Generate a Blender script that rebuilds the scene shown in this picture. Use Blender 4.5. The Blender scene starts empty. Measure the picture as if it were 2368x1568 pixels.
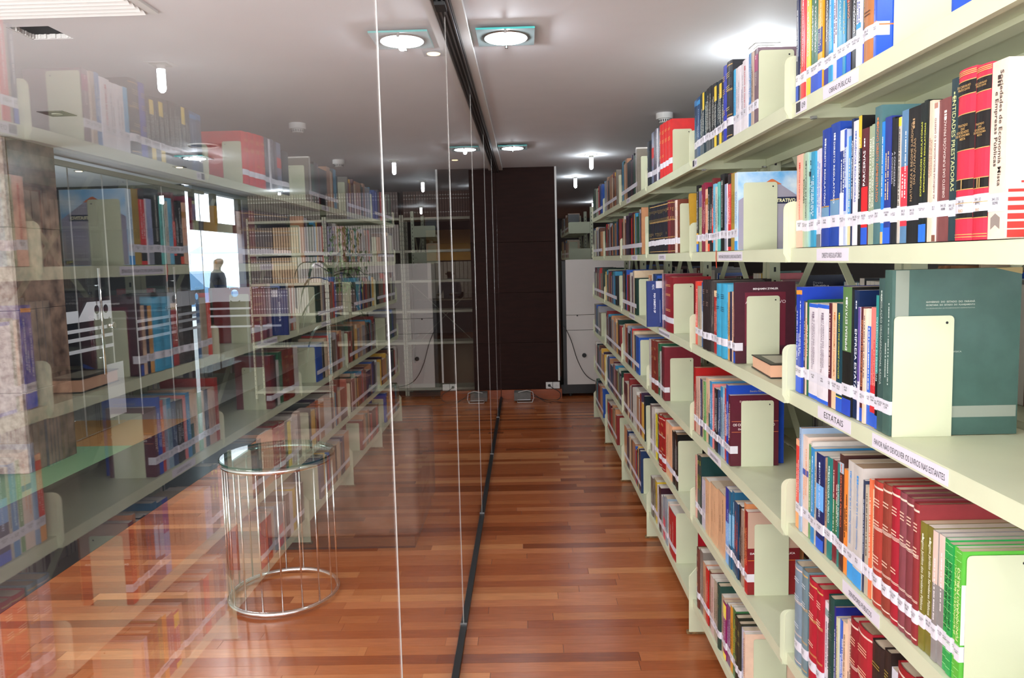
import bpy, math, random
from mathutils import Vector, Matrix
R = random.Random(7)
SC = bpy.context.scene
COL = SC.collection

# ------------------------------------------------------------------ camera
CAMH = 1.53
cam_d = bpy.data.cameras.new('camera'); cam = bpy.data.objects.new('camera', cam_d); COL.objects.link(cam)
cam_d.sensor_width = 36.0; cam_d.lens = 1720.0/2368.0*36.0; cam_d.shift_y = -30.0/2368.0
cam_d.clip_start = 0.02; cam_d.clip_end = 200
Fv = Vector((28.0, -154.0, 1720.0)).normalized()
Dv = Vector((466.0, 19260.0, 1720.0)).normalized(); Dv = (Dv - Fv*Dv.dot(Fv)).normalized()
Xv = Dv.cross(Fv)
# rows of the world->image-camera matrix give the camera axes in world space
right = Vector((Xv.x, Fv.x, -Dv.x)); down = Vector((Xv.y, Fv.y, -Dv.y)); fwd = Vector((Xv.z, Fv.z, -Dv.z))
m = Matrix.Identity(4)
for i in range(3):
    m[i][0] = right[i]; m[i][1] = -down[i]; m[i][2] = -fwd[i]
m[2][3] = CAMH
cam.matrix_world = m
SC.camera = cam

# ------------------------------------------------------------------ colour management, world, main lights
vs = SC.view_settings
vs.view_transform = 'Standard'; vs.look = 'None'; vs.gamma = 1.0; vs.exposure = 0.03; vs.use_curve_mapping = False
SC.cycles.max_bounces = 10; SC.cycles.transparent_max_bounces = 24; SC.cycles.glossy_bounces = 4
SC.cycles.diffuse_bounces = 4; SC.cycles.sample_clamp_indirect = 4.0
SC.cycles.use_denoising = True
w = bpy.data.worlds.new('daylight'); SC.world = w; w.use_nodes = True
bg = w.node_tree.nodes['Background']; bg.inputs[0].default_value = (0.80, 0.90, 1.0, 1); bg.inputs[1].default_value = 3.4

def area(name, loc, target, sx, sy, power, col=(1, 1, 1)):
    d = bpy.data.lights.new(name, 'AREA'); d.shape = 'RECTANGLE'; d.size = sx; d.size_y = sy; d.energy = power; d.color = col
    o = bpy.data.objects.new(name, d); COL.objects.link(o); o.location = loc
    o.rotation_euler = (Vector(target)-Vector(loc)).to_track_quat('-Z', 'Y').to_euler(); return o
area('window_daylight', (-0.6, -2.1, 1.7), (0.3, 4.0, 1.2), 3.2, 1.4, 56, (1.0, 0.97, 0.95))
area('ceiling_fill', (-1.8, -0.9, 0.95), (-1.75, -0.85, 2.5), 3.4, 1.8, 330, (1.0, 0.96, 0.96))  # added unseen upward area light that brightens the ceiling, not an actual floor bounce
area('foyer_daylight', (-3.2, -1.9, 1.7), (-2.2, 8.4, 1.3), 2.0, 1.4, 75, (1.0, 0.97, 0.95))

def point(name, loc, power, col, r=0.03):
    d = bpy.data.lights.new(name, 'POINT'); d.energy = power; d.color = col; d.shadow_soft_size = r
    o = bpy.data.objects.new(name, d); COL.objects.link(o); o.location = loc; return o
def spot(name, loc, power, col, ang=150):
    d = bpy.data.lights.new(name, 'SPOT'); d.energy = power; d.color = col; d.spot_size = math.radians(ang); d.spot_blend = 0.6; d.shadow_soft_size = 0.08
    o = bpy.data.objects.new(name, d); COL.objects.link(o); o.location = loc; return o

# ------------------------------------------------------------------ helpers
def lin(h):
    if len(h) == 3: h = ''.join(c*2 for c in h)
    out = []
    for i in (0, 2, 4):
        c = int(h[i:i+2], 16)/255.0
        out.append(c/12.92 if c <= 0.04045 else ((c+0.055)/1.055)**2.4)
    return tuple(out)
_M = {}
def mat(name, col, rough=0.5, metal=0.0, noise=0.0, scale=20.0, stretch=None, col2=None, bump=0.0, emit=None, estr=0.0, coat=0.0, spec=0.5):
    if name in _M: return _M[name]
    if isinstance(col, str): col = lin(col)
    if isinstance(col2, str): col2 = lin(col2)
    mt = bpy.data.materials.new(name); mt.use_nodes = True
    nt = mt.node_tree; b = nt.nodes['Principled BSDF']
    b.inputs['Base Color'].default_value = (*col, 1); b.inputs['Roughness'].default_value = rough
    b.inputs['Metallic'].default_value = metal; b.inputs['Specular IOR Level'].default_value = spec
    if coat: b.inputs['Coat Weight'].default_value = coat; b.inputs['Coat Roughness'].default_value = 0.08
    if emit:
        b.inputs['Emission Color'].default_value = (*emit, 1); b.inputs['Emission Strength'].default_value = estr
    if noise or bump:
        tc = nt.nodes.new('ShaderNodeTexCoord'); mp = nt.nodes.new('ShaderNodeMapping'); nz = nt.nodes.new('ShaderNodeTexNoise')
        nz.inputs['Scale'].default_value = scale; nz.inputs['Detail'].default_value = 6
        if stretch: mp.inputs['Scale'].default_value = stretch
        nt.links.new(tc.outputs['Object'], mp.inputs[0]); nt.links.new(mp.outputs[0], nz.inputs[0])
        if noise:
            mx = nt.nodes.new('ShaderNodeMix'); mx.data_type = 'RGBA'
            c2 = col2 if col2 else tuple(c*(1-noise) for c in col)
            mx.inputs[6].default_value = (*col, 1); mx.inputs[7].default_value = (*c2, 1)
            rp = nt.nodes.new('ShaderNodeValToRGB'); rp.color_ramp.elements[0].position = 0.35; rp.color_ramp.elements[1].position = 0.68
            nt.links.new(nz.outputs[0], rp.inputs[0]); nt.links.new(rp.outputs[0], mx.inputs[0]); nt.links.new(mx.outputs[2], b.inputs['Base Color'])
        if bump:
            bp = nt.nodes.new('ShaderNodeBump'); bp.inputs['Strength'].default_value = bump; bp.inputs['Distance'].default_value = 0.002
            nt.links.new(nz.outputs[0], bp.inputs['Height']); nt.links.new(bp.outputs[0], b.inputs['Normal'])
    _M[name] = mt; return mt

class MB:
    def __init__(s): s.v = []; s.f = []; s.mi = []; s.cur = 0
    def add(s, vs, fs):
        n = len(s.v); s.v += [tuple(v) for v in vs]; s.f += [tuple(i+n for i in f) for f in fs]; s.mi += [s.cur]*len(fs); return s
    def box(s, x0, x1, y0, y1, z0, z1):
        if x0 > x1: x0, x1 = x1, x0
        if y0 > y1: y0, y1 = y1, y0
        if z0 > z1: z0, z1 = z1, z0
        return s.add([(x0,y0,z0),(x1,y0,z0),(x1,y1,z0),(x0,y1,z0),(x0,y0,z1),(x1,y0,z1),(x1,y1,z1),(x0,y1,z1)],
                     [(0,3,2,1),(4,5,6,7),(0,1,5,4),(1,2,6,5),(2,3,7,6),(3,0,4,7)])
    def prism(s, pts, axis, a, b):
        # pts: 2D polygon in the two other axes, extruded along axis from a to b
        def P(p, t):
            if axis == 'x': return (t, p[0], p[1])
            if axis == 'y': return (p[0], t, p[1])
            return (p[0], p[1], t)
        n = len(pts)
        return s.add([P(p, a) for p in pts]+[P(p, b) for p in pts],
                     [tuple(range(n-1, -1, -1)), tuple(range(n, 2*n))]+[(i, (i+1) % n, n+(i+1) % n, n+i) for i in range(n)])
    def bar(s, p, q, wdt, thk, up=(0, 0, 1)):
        p = Vector(p); q = Vector(q); d = (q-p).normalized(); sd = d.cross(Vector(up)).normalized(); u = sd.cross(d)
        vs_ = []
        for c in (p, q):
            for a, b in ((-1, -1), (1, -1), (1, 1), (-1, 1)): vs_.append(c+sd*a*wdt/2+u*b*thk/2)
        return s.add(vs_, [(0,3,2,1),(4,5,6,7),(0,1,5,4),(1,2,6,5),(2,3,7,6),(3,0,4,7)])
    def tube(s, pts, r, n=8, closed=False):
        pts = [Vector(p) for p in pts]; N = len(pts); vs_ = []; rad = r if isinstance(r, (list, tuple)) else [r]*N
        prev = None
        for i, p in enumerate(pts):
            if closed: t = pts[(i+1) % N]-pts[i-1]
            else: t = pts[min(i+1, N-1)]-pts[max(i-1, 0)]
            t.normalize()
            ref = Vector((0, 0, 1)) if abs(t.z) < 0.95 else Vector((1, 0, 0))
            a = t.cross(ref).normalized() if prev is None else (prev-t*prev.dot(t)).normalized()
            prev = a; b = t.cross(a)
            for k in range(n):
                an = 2*math.pi*k/n; vs_.append(p+(a*math.cos(an)+b*math.sin(an))*rad[i])
        fs = []
        for i in range(N if closed else N-1):
            j = (i+1) % N
            for k in range(n): fs.append((i*n+k, i*n+(k+1) % n, j*n+(k+1) % n, j*n+k))
        if not closed: fs += [tuple(range(n-1, -1, -1)), tuple(range((N-1)*n, N*n))]
        return s.add(vs_, fs)
    def lathe(s, prof, c, n=24):
        vs_ = []; fs = []
        for r, z in prof:
            for k in range(n):
                an = 2*math.pi*k/n; vs_.append((c[0]+r*math.cos(an), c[1]+r*math.sin(an), c[2]+z))
        for i in range(len(prof)-1):
            for k in range(n): fs.append((i*n+k, i*n+(k+1) % n, (i+1)*n+(k+1) % n, (i+1)*n+k))
        fs += [tuple(range(n-1, -1, -1)), tuple(range((len(prof)-1)*n, len(prof)*n))]
        return s.add(vs_, fs)
    def mesh(s, name, mats):
        me = bpy.data.meshes.new(name); me.from_pydata(s.v, [], s.f)
        for m_ in (mats if isinstance(mats, (list, tuple)) else [mats]): me.materials.append(m_)
        if any(s.mi): me.polygons.foreach_set('material_index', s.mi)
        me.update(); return me
    def build(s, name, mats, parent=None, smooth=False):
        me = s.mesh(name, mats)
        if smooth: me.polygons.foreach_set('use_smooth', [True]*len(me.polygons))
        return link(name, me, parent)

def link(name, me, parent=None, loc=None):
    o = bpy.data.objects.new(name, me); COL.objects.link(o)
    if parent is not None: o.parent = parent
    if loc is not None: o.location = loc
    return o
def tag(o, label, cat, group=None, kind=None):
    if label: o['label'] = label
    if cat: o['category'] = cat
    if group: o['group'] = group
    if kind: o['kind'] = kind
    return o
def thing(name, label, cat, loc=(0, 0, 0), group=None, rotz=0.0):
    o = bpy.data.objects.new(name, None); COL.objects.link(o); o.location = loc; o.rotation_euler = (0, 0, rotz)
    o.empty_display_size = 0.05
    return tag(o, label, cat, group)
def struct(name, label=None, cat=None, loc=(0, 0, 0)):
    o = bpy.data.objects.new(name, None); COL.objects.link(o); o.location = loc; o['kind'] = 'structure'; o.empty_display_size = 0.05
    if label: o['label'] = label; o['category'] = cat
    return o
def smesh(o, label, cat):
    o['kind'] = 'structure'; o['label'] = label; o['category'] = cat; return o
def bevel(o, wd, seg=2):
    md = o.modifiers.new('bevel', 'BEVEL'); md.width = wd; md.segments = seg; md.limit_method = 'ANGLE'; return o

_T = {}
def text_mesh(body, bold=0.0):
    k = (body, bold)
    if k in _T: return _T[k]
    cu = bpy.data.curves.new('lettering', 'FONT'); cu.body = body.replace('|', '\n'); cu.align_x = 'CENTER'; cu.align_y = 'CENTER'
    cu.resolution_u = 2; cu.offset = bold; cu.space_line = 0.95
    o = bpy.data.objects.new('tmp', cu); COL.objects.link(o)
    me = bpy.data.meshes.new_from_object(o)
    bpy.data.objects.remove(o); bpy.data.curves.remove(cu)
    xs = [v.co.x for v in me.vertices] or [0, 1]; ys = [v.co.y for v in me.vertices] or [0, 1]
    cx = (min(xs)+max(xs))/2; cy = (min(ys)+max(ys))/2
    for v in me.vertices: v.co.x -= cx; v.co.y -= cy
    _T[k] = (me, max(xs)-min(xs), max(ys)-min(ys)); return _T[k]
def place_text(name, body, parent, pos, rt, up, width, height, m_, bold=0.012, keep=False):
    """text centred at pos (parent space); rt/up unit vectors; fitted into width x height"""
    me, tw, th = text_mesh(body, bold)
    key = (body, bold, m_.name)
    if key not in _T:
        c = me.copy(); c.name = name; c.materials.clear(); c.materials.append(m_); _T[key] = c
    sx = width/tw; sy = height/th
    if keep: sx = sy = min(sx, sy)
    else: sy = min(sy, sx*1.7); sx = min(sx, sy*1.25)
    o = link(name, _T[key], parent); rt = Vector(rt); up = Vector(up); n = rt.cross(up)
    mm = Matrix.Identity(4)
    for i in range(3): mm[i][0] = rt[i]*sx; mm[i][1] = up[i]*sy; mm[i][2] = n[i]; mm[i][3] = pos[i]
    o.matrix_local = mm
    return o

# ------------------------------------------------------------------ room shell
CEIL = 2.52; GX = -0.286; YP = 8.13
M_ceil = mat('ceiling_paint', (0.78, 0.76, 0.78), 0.75, noise=0.04, scale=3)
M_white = mat('white_paint', (0.75, 0.74, 0.72), 0.6)
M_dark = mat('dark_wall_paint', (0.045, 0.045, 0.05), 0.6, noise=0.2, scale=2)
M_black = mat('black_plastic', (0.012, 0.012, 0.013), 0.45)
M_steel = mat('painted_steel', (0.62, 0.65, 0.46), 0.42, noise=0.05, scale=9, bump=0.05)
M_chrome = mat('chrome', (0.82, 0.80, 0.78), 0.12, metal=1.0)
M_alu = mat('brushed_aluminium', (0.5, 0.5, 0.5), 0.3, metal=1.0)
M_rail = mat('dark_anodised_rail', (0.05, 0.045, 0.045), 0.3, metal=0.6)
M_brown = mat('dark_brown_laminate', (0.026, 0.0085, 0.006), 0.7, noise=0.25, scale=6, stretch=(1, 1, 6), spec=0.2)
M_trimw = mat('white_edge_trim', (0.75, 0.74, 0.72), 0.5)

wood_cols = ['ab6036', 'b56a3c', 'c0764a', '9a4f28', 'a2562c', '8a4520', 'b87040', 'cc8654']
M_wood = []
for i, c in enumerate(wood_cols):
    M_wood.append(mat('floorboard_wood_%s' % 'abcdefgh'[i], c, 0.26, noise=0.22, scale=14, stretch=(0.6, 9, 1), bump=0.03, spec=0.55))
M_woodgap = mat('floor_gap', (0.05, 0.02, 0.01), 0.7)
floor = struct('floor', 'glossy floor of reddish brown wood boards laid across the aisle', 'floor')
fb = MB().box(-2.39, 5.2, -3.6, 19, -0.03, -0.0022); fb.build('subfloor', M_woodgap, floor)
PW = 0.066
protos = {}
far = MB()
y = 2.05; row_i = 0; lens = (0.92, 1.05, 1.22, 0.78)
while y < 8.7:
    off = (0.0, 0.0, 0.31, 0.31, 0.62, 0.15)[row_i % 6]+R.uniform(-0.02, 0.02); x = -2.39
    first = True
    while x < 1.3:
        L = R.choice(lens)
        if first: L = 0.35+off; first = False
        xe = min(x+L, 1.4); wi = R.choice((0, 0, 1, 1, 2, 3, 4, 4, 5, 6, 7))
        vis = x < 0.72
        if vis and y < 6.0:
            k = (round(xe-x, 2), wi)
            if k not in protos:
                protos[k] = MB().box(0.0008, k[0]-0.0008, 0.0005, PW-0.0005, -0.012, 0).mesh('board', M_wood[wi])
            o = link('board', protos[k], floor, (x, y, 0))
        else:
            far.cur = wi; far.box(x+0.0008, xe-0.0008, y+0.0005, y+PW-0.0005, -0.012, 0)
        x += round(xe-x, 2) if xe-x > 0.02 else 0.5
    y += PW; row_i += 1
fo = far.build('far_boards', M_wood, floor); fo['kind'] = 'stuff'
fn = MB().box(-2.39, 1.4, -3.6, 2.045, -0.012, 0).box(1.41, 5.2, -3.6, 19, -0.012, 0).box(-2.39, 1.4, 8.71, 19, -0.012, 0)
fn.build('floor_slab', mat('wood_slab', '8a4a2a', 0.3, noise=0.3, scale=9, stretch=(1, 12, 1)), floor)
M_fgran = mat('dark_granite_floor', (0.022, 0.020, 0.026), 0.22, noise=0.5, scale=60)
smesh(MB().box(-3.44, -2.392, -3.6, 19, -0.03, 0).build('floor_foyer', M_fgran), 'dark polished stone floor beyond the wood boards', 'floor')
M_green = mat('pale_green_floor', (0.16, 0.30, 0.16), 0.4, noise=0.1, scale=30)
M_org = mat('ochre_floor', (0.35, 0.17, 0.05), 0.4, noise=0.1, scale=30)
fe = struct('floor_entrance', 'pale green and ochre floor strip along the far glass doors', 'floor')
MB().box(-4.6, -3.442, -3.6, 6.3, -0.03, 0).build('green_strip', M_green, fe)
MB().box(-4.6, -3.442, 6.301, 7.4, -0.03, 0).build('ochre_strip', M_org, fe)
MB().box(-9, -3.442, 7.401, 19, -0.03, 0).build('grey_strip', mat('grey_floor', (0.2, 0.19, 0.18), 0.4), fe)
smesh(MB().box(-60, -9.001, -20, 80, -0.06, -0.01).box(-9, -4.61, 19.01, 80, -0.06, -0.01).build('floor_outdoor', mat('pavement', (0.6, 0.6, 0.6), 0.8)), 'bright pavement outside the entrance', 'pavement')

# ceiling with a cut-out hole
hx0, hx1, hy0, hy1 = -2.085, -1.91, 3.085, 3.255
cm = MB()
for x0, x1, y0, y1 in ((-4.03, hx0, -3.6, 19), (hx1, 5.2, -3.6, 19), (hx0, hx1, -3.6, hy0), (hx0, hx1, hy1, 19)):
    cm.box(x0, x1, y0, y1, CEIL, CEIL+0.02)
cm.box(-9, -4.031, -3.6, 8.9, CEIL, CEIL+0.02)
smesh(cm.build('ceiling', M_ceil), 'flat white plaster ceiling with recessed lights', 'ceiling')
hb = MB().box(hx0-0.1, hx1+0.1, hy0-0.1, hy1+0.1, CEIL+0.25, CEIL+0.26)
for a in ((hx0-0.1, hx0-0.09, hy0-0.1, hy1+0.1), (hx1+0.09, hx1+0.1, hy0-0.1, hy1+0.1), (hx0-0.1, hx1+0.1, hy0-0.1, hy0-0.09), (hx0-0.1, hx1+0.1, hy1+0.09, hy1+0.1)):
    hb.box(*a, CEIL+0.0205, CEIL+0.25)
smesh(hb.build('trim_ceiling_void', M_black), 'black void above the square hole cut in the ceiling', 'void')
# ragged plaster rim of the hole
rr = MB()
n = 22
for i in range(n):
    a = hx0+(hx1-hx0)*i/n; rr.box(a, a+(hx1-hx0)/n, hy1-R.uniform(0.002, 0.010), hy1, CEIL+0.001, CEIL+0.019)
    b_ = hy0+(hy1-hy0)*i/n; rr.box(hx0, hx0+R.uniform(0.004, 0.016), b_, b_+(hy1-hy0)/n, CEIL+0.001, CEIL+0.019)
smesh(rr.build('trim_hole_rim', M_white), 'ragged white plaster rim of the square ceiling hole', 'rim')

# walls
wb = struct('wall_back', 'white wall behind with tall daylight windows', 'wall')
b = MB().box(-5, 5.2, -2.4, -2.2, 0, 0.9).box(-5, 5.2, -2.4, -2.2, 2.5, 2.52).box(-5, -4.5, -2.4, -2.2, 0.9, 2.5).box(-2.0, -1.7, -2.4, -2.2, 0.9, 2.5).box(1.4, 1.7, -2.4, -2.2, 0.9, 2.5).box(4.6, 5.2, -2.4, -2.2, 0.9, 2.5)
b.build('wall_panel', M_white, wb)
smesh(MB().box(5.2, 5.35, -3.6, 19, 0, CEIL).build('wall_right', mat('right_wall', (0.35, 0.33, 0.31), 0.7)), 'plain wall beyond the last bookcases', 'wall')
smesh(MB().box(-5.1, -4.95, -3.6, 5.6, 0, CEIL).build('wall_left', M_white), 'plain wall of the foyer', 'wall')
fw = struct('wall_far', 'far wall with an ochre upper band above pale blinds', 'wall')
MB().box(-4.08, 5.2, 18.6, 18.8, 0, CEIL).build('wall_panel', mat('far_wall', (0.10, 0.085, 0.08), 0.7), fw)
M_yel = mat('ochre_wall', (0.72, 0.42, 0.10), 0.6, noise=0.1, scale=2, emit=None)
MB().box(-2.4, -0.2, 18.4, 18.58, 1.55, 2.3).build('ochre_panel', M_yel, fw)
M_blind = mat('blind_fabric', (0.55, 0.55, 0.58), 0.7)
bl = MB().box(-0.045, 0.045, -0.006, 0.006, 0, 0.9).mesh('blind_slat', M_blind)
for i in range(22):
    link('blind_slat', bl, fw, (-2.35+i*0.1, 18.38, 0.62)).rotation_euler = (0, 0, 0.35)
spot('far_desk_light', (-1.4, 16.9, 2.45), 60, (1.0, 0.85, 0.6), 160)

# ------------------------------------------------------------------ glass partition between aisle and foyer
def glass_mat(name, f0, tint, gl=1.0, g90=1.0):
    if name in _M: return _M[name]
    mt = bpy.data.materials.new(name); mt.use_nodes = True; nt = mt.node_tree
    for nd in list(nt.nodes): nt.nodes.remove(nd)
    out = nt.nodes.new('ShaderNodeOutputMaterial'); mx = nt.nodes.new('ShaderNodeMixShader')
    tr = nt.nodes.new('ShaderNodeBsdfTransparent'); tr.inputs[0].default_value = (*tint, 1)
    gs = nt.nodes.new('ShaderNodeBsdfGlossy'); gs.inputs['Roughness'].default_value = 0.0; gs.inputs['Color'].default_value = (gl, gl, gl, 1)
    ge = nt.nodes.new('ShaderNodeNewGeometry'); dt = nt.nodes.new('ShaderNodeVectorMath'); dt.operation = 'DOT_PRODUCT'
    nt.links.new(ge.outputs['Incoming'], dt.inputs[0]); nt.links.new(ge.outputs['Normal'], dt.inputs[1])
    def mth(op, a, b_=None):
        n_ = nt.nodes.new('ShaderNodeMath'); n_.operation = op
        for i_, v_ in enumerate((a, b_)):
            if v_ is None: continue
            if isinstance(v_, (int, float)): n_.inputs[i_].default_value = v_
            else: nt.links.new(v_, n_.inputs[i_])
        return n_.outputs[0]
    c = mth('ABSOLUTE', dt.outputs['Value']); p = mth('POWER', mth('SUBTRACT', 1.0, c), 5.0)
    f = mth('ADD', mth('MULTIPLY', p, g90-f0), f0)
    nt.links.new(f, mx.inputs[0]); nt.links.new(tr.outputs[0], mx.inputs[1]); nt.links.new(gs.outputs[0], mx.inputs[2]); nt.links.new(mx.outputs[0], out.inputs[0])
    _M[name] = mt; return mt
M_glass = glass_mat('clear_glass', 0.08, (0.985, 0.99, 0.985), 1.0, 0.86)
M_glass2 = glass_mat('door_glass', 0.03, (0.93, 0.95, 0.94))
M_gedge = mat('polished_glass_edge', (0.42, 0.40, 0.38), 0.25, emit=None)
gw = struct('wall_glass', 'frameless glass partition along the left of the aisle', 'glass wall')
joints = [-1.2, 0.15, 1.542, 2.974, 4.336, 5.70, 7.06, 8.125]
for a, b_ in zip(joints[:-1], joints[1:]):
    MB().box(GX-0.0006, GX+0.0006, a+0.0015, b_-0.0015, 0.02, 2.475).build('glass_pane', M_glass, gw)
gk = MB().box(GX-0.013, GX+0.013, -1.2, 8.125, 0, 0.022); gk.build('floor_gasket', M_black, gw)
for j in joints[1:-1]:
    MB().box(GX-0.0014, GX+0.0014, j-0.0012, j+0.0012, 0.026, 2.475).build('pane_edge', M_gedge, gw)
    MB().box(GX-0.014, GX+0.014, j-0.004, j+0.004, 0.0, 0.026).build('joint_clip', M_alu, gw)
rl = struct('trim_rail', 'dark metal ceiling track above the glass partition', 'rail')
MB().box(GX-0.036, GX+0.034, -1.2, 8.12, 2.476, 2.519).build('track', M_rail, rl)
for dx in (-0.026, -0.008, 0.010, 0.026):
    MB().box(GX+dx-0.003, GX+dx+0.003, -1.2, 8.12, 2.468, 2.4755).build('track_lip', M_alu, rl)
MB().box(GX+0.035, GX+0.075, -1.2, 8.12, 2.492, 2.519).build('cover_strip', M_white, rl)
MB().box(GX-0.02, GX+0.02, 2.78, 2.86, 2.455, 2.4675).build('roller_bracket', M_black, rl)

# ------------------------------------------------------------------ brown pillar
pl = struct('wall_pillar', 'dark brown laminate panelled wall end with white edge trim', 'wall')
zz = [0.1, 0.62, 1.17, 1.72, 2.5195]
for a, b_ in zip(zz[:-1], zz[1:]):
    bevel(MB().box(GX+0.003, 0.345, YP, YP+0.5, a+0.0012, b_-0.0012).build('panel', M_brown, pl), 0.0015, 1)
MB().box(0.3455, 0.3655, YP-0.004, YP+0.5, 0.19, 2.5195).build('edge_trim', M_trimw, pl)
MB().box(GX-0.3, GX+0.003, YP+0.1, YP+0.5, 0, CEIL-0.001).build('return_panel', M_brown, pl)
smesh(MB().box(GX+0.005, 0.385, YP-0.012, YP+0.52, 0.0005, 0.098).build('baseboard_pillar', mat('orange_wood', '9c4a20', 0.35, noise=0.2, scale=8, stretch=(1, 1, 8))), 'orange wood baseboard under the dark brown panelled wall', 'baseboard')
ot = thing('wall_socket', 'white double power socket low on the dark brown wall', 'socket', (0.285, YP-0.004, 0.14))
bevel(MB().box(-0.076, -0.002, -0.010, 0.004, -0.036, 0.036).build('socket_plate', M_white, ot), 0.002)
bevel(MB().box(0.002, 0.076, -0.010, 0.004, -0.036, 0.036).build('socket_plate', M_white, ot), 0.002)
for sx in (-0.039, 0.039):
    MB().lathe([(0.016, 0), (0.016, 0.002)], (0, 0, 0), 16).build('socket_insert', M_black if sx < 0 else M_white, ot).matrix_local = Matrix.Translation((sx, -0.0105, 0)) @ Matrix.Rotation(math.pi/2, 4, 'X')
for q in ((0.032, -0.006), (0.046, -0.006), (0.039, 0.008)):
    MB().box(q[0]-0.002, q[0]+0.002, -0.0128, -0.0122, q[1]-0.002, q[1]+0.002).build('socket_hole', M_black, ot)

# ballast box in its wire stand on the floor
tb = thing('transformer_box', 'small grey metal box in a white wire stand before the brown wall', 'box', (-0.045, 7.95, 0))
bevel(MB().box(-0.095, 0.085, -0.07, 0.07, 0.018, 0.112).build('casing', mat('grey_metal', (0.16, 0.16, 0.15), 0.45, noise=0.2, scale=30), tb), 0.004)
wm = MB()
wm.tube([(-0.06, -0.08, 0.006), (0.10, -0.08, 0.006), (0.115, -0.08, 0.05), (0.105, -0.08, 0.115), (0.04, -0.08, 0.135), (-0.05, -0.08, 0.115)], 0.0035, 6)
wm.tube([(-0.06, -0.08, 0.006), (-0.06, 0.08, 0.006)], 0.0035, 6); wm.tube([(0.10, -0.08, 0.006), (0.10, 0.08, 0.006)], 0.0035, 6)
wm.build('wire_stand', M_trimw, tb)
MB().box(-0.06, 0.08, -0.075, -0.0705, 0.03, 0.034).build('vent_line', M_alu, tb)
def cable(name, label, pts, r=0.004):
    # smooth the polyline
    P = [Vector(p) for p in pts]; out = []
    for i in range(len(P)-1):
        p0 = P[max(i-1, 0)]; p1 = P[i]; p2 = P[i+1]; p3 = P[min(i+2, len(P)-1)]
        for k in range(6):
            t = k/6.0
            out.append(0.5*((2*p1)+(p2-p0)*t+(2*p0-5*p1+4*p2-p3)*t*t+(3*p1-p0-3*p2+p3)*t**3))
    out.append(P[-1]); o = MB().tube(out, r, 6).build(name, M_black, None, True)
    return tag(o, label, 'cable')
cable('power_cable', 'black cable from the wall socket curling over the floor to the grey box', [(0.246, 8.105, 0.14), (0.28, 8.06, 0.12), (0.36, 8.04, 0.07), (0.34, 8.0, 0.006), (0.2, 7.98, 0.005), (0.14, 7.96, 0.03), (0.045, 7.96, 0.06)])
cable('loose_cable', 'thin black cable lying on the floor beside the grey box', [(0.05, 7.93, 0.10), (0.12, 7.9, 0.05), (0.2, 7.87, 0.006), (0.3, 7.88, 0.006), (0.38, 7.80, 0.006)], 0.003)

# ------------------------------------------------------------------ white cabinet beyond the pillar
M_cab = mat('white_cabinet_laminate', (0.62, 0.58, 0.55), 0.45, noise=0.03, scale=5)
cb = thing('white_cabinet', 'tall white cabinet with black base between brown wall and bookcases', 'cabinet', (0.44, 8.17, 0))
def cpanel(name, z0, z1, y0=0.0):
    return bevel(MB().prism([(0.01, z0), (0.72, z0), (0.72, z1), (0.01, z1)], 'y', y0, y0+0.02).build(name, M_cab, cb), 0.002)
cpanel('upper_panel', 0.91, 1.515); cpanel('middle_panel', 0.742, 0.906, 0.006); cpanel('lower_panel', 0.135, 0.738)
MB().box(-0.03, 0.74, 0.022, 0.55, 0.05, 1.50).build('carcass', M_black, cb)
MB().box(-0.06, 0.80, 0.03, 0.6, 0.03, 0.13).build('base', M_black, cb)
for cx in (0.05, 0.68): MB().lathe([(0.022, 0), (0.022, 0.03)], (cx, 0.1, 0.0), 12).build('caster', M_black, cb)
MB().lathe([(0.024, 0), (0.024, 0.012), (0.018, 0.016)], (0, 0, 0), 16).build('knob', M_black, cb).matrix_local = Matrix.Translation((0.20, -0.001, 0.46)) @ Matrix.Rotation(math.pi/2, 4, 'X')
MB().lathe([(0.008, 0), (0.008, 0.006)], (0, 0, 0), 10).build('lock', M_black, cb).matrix_local = Matrix.Translation((0.13, -0.001, 0.90)) @ Matrix.Rotation(math.pi/2, 4, 'X')
cable('cabinet_cable', 'black cable hanging in a long curve across the white cabinet', [(0.415, 8.15, 0.79), (0.445, 8.13, 0.75), (0.50, 8.13, 0.62), (0.56, 8.13, 0.42), (0.64, 8.13, 0.26), (0.74, 8.13, 0.18), (0.88, 8.13, 0.15)])

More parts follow.
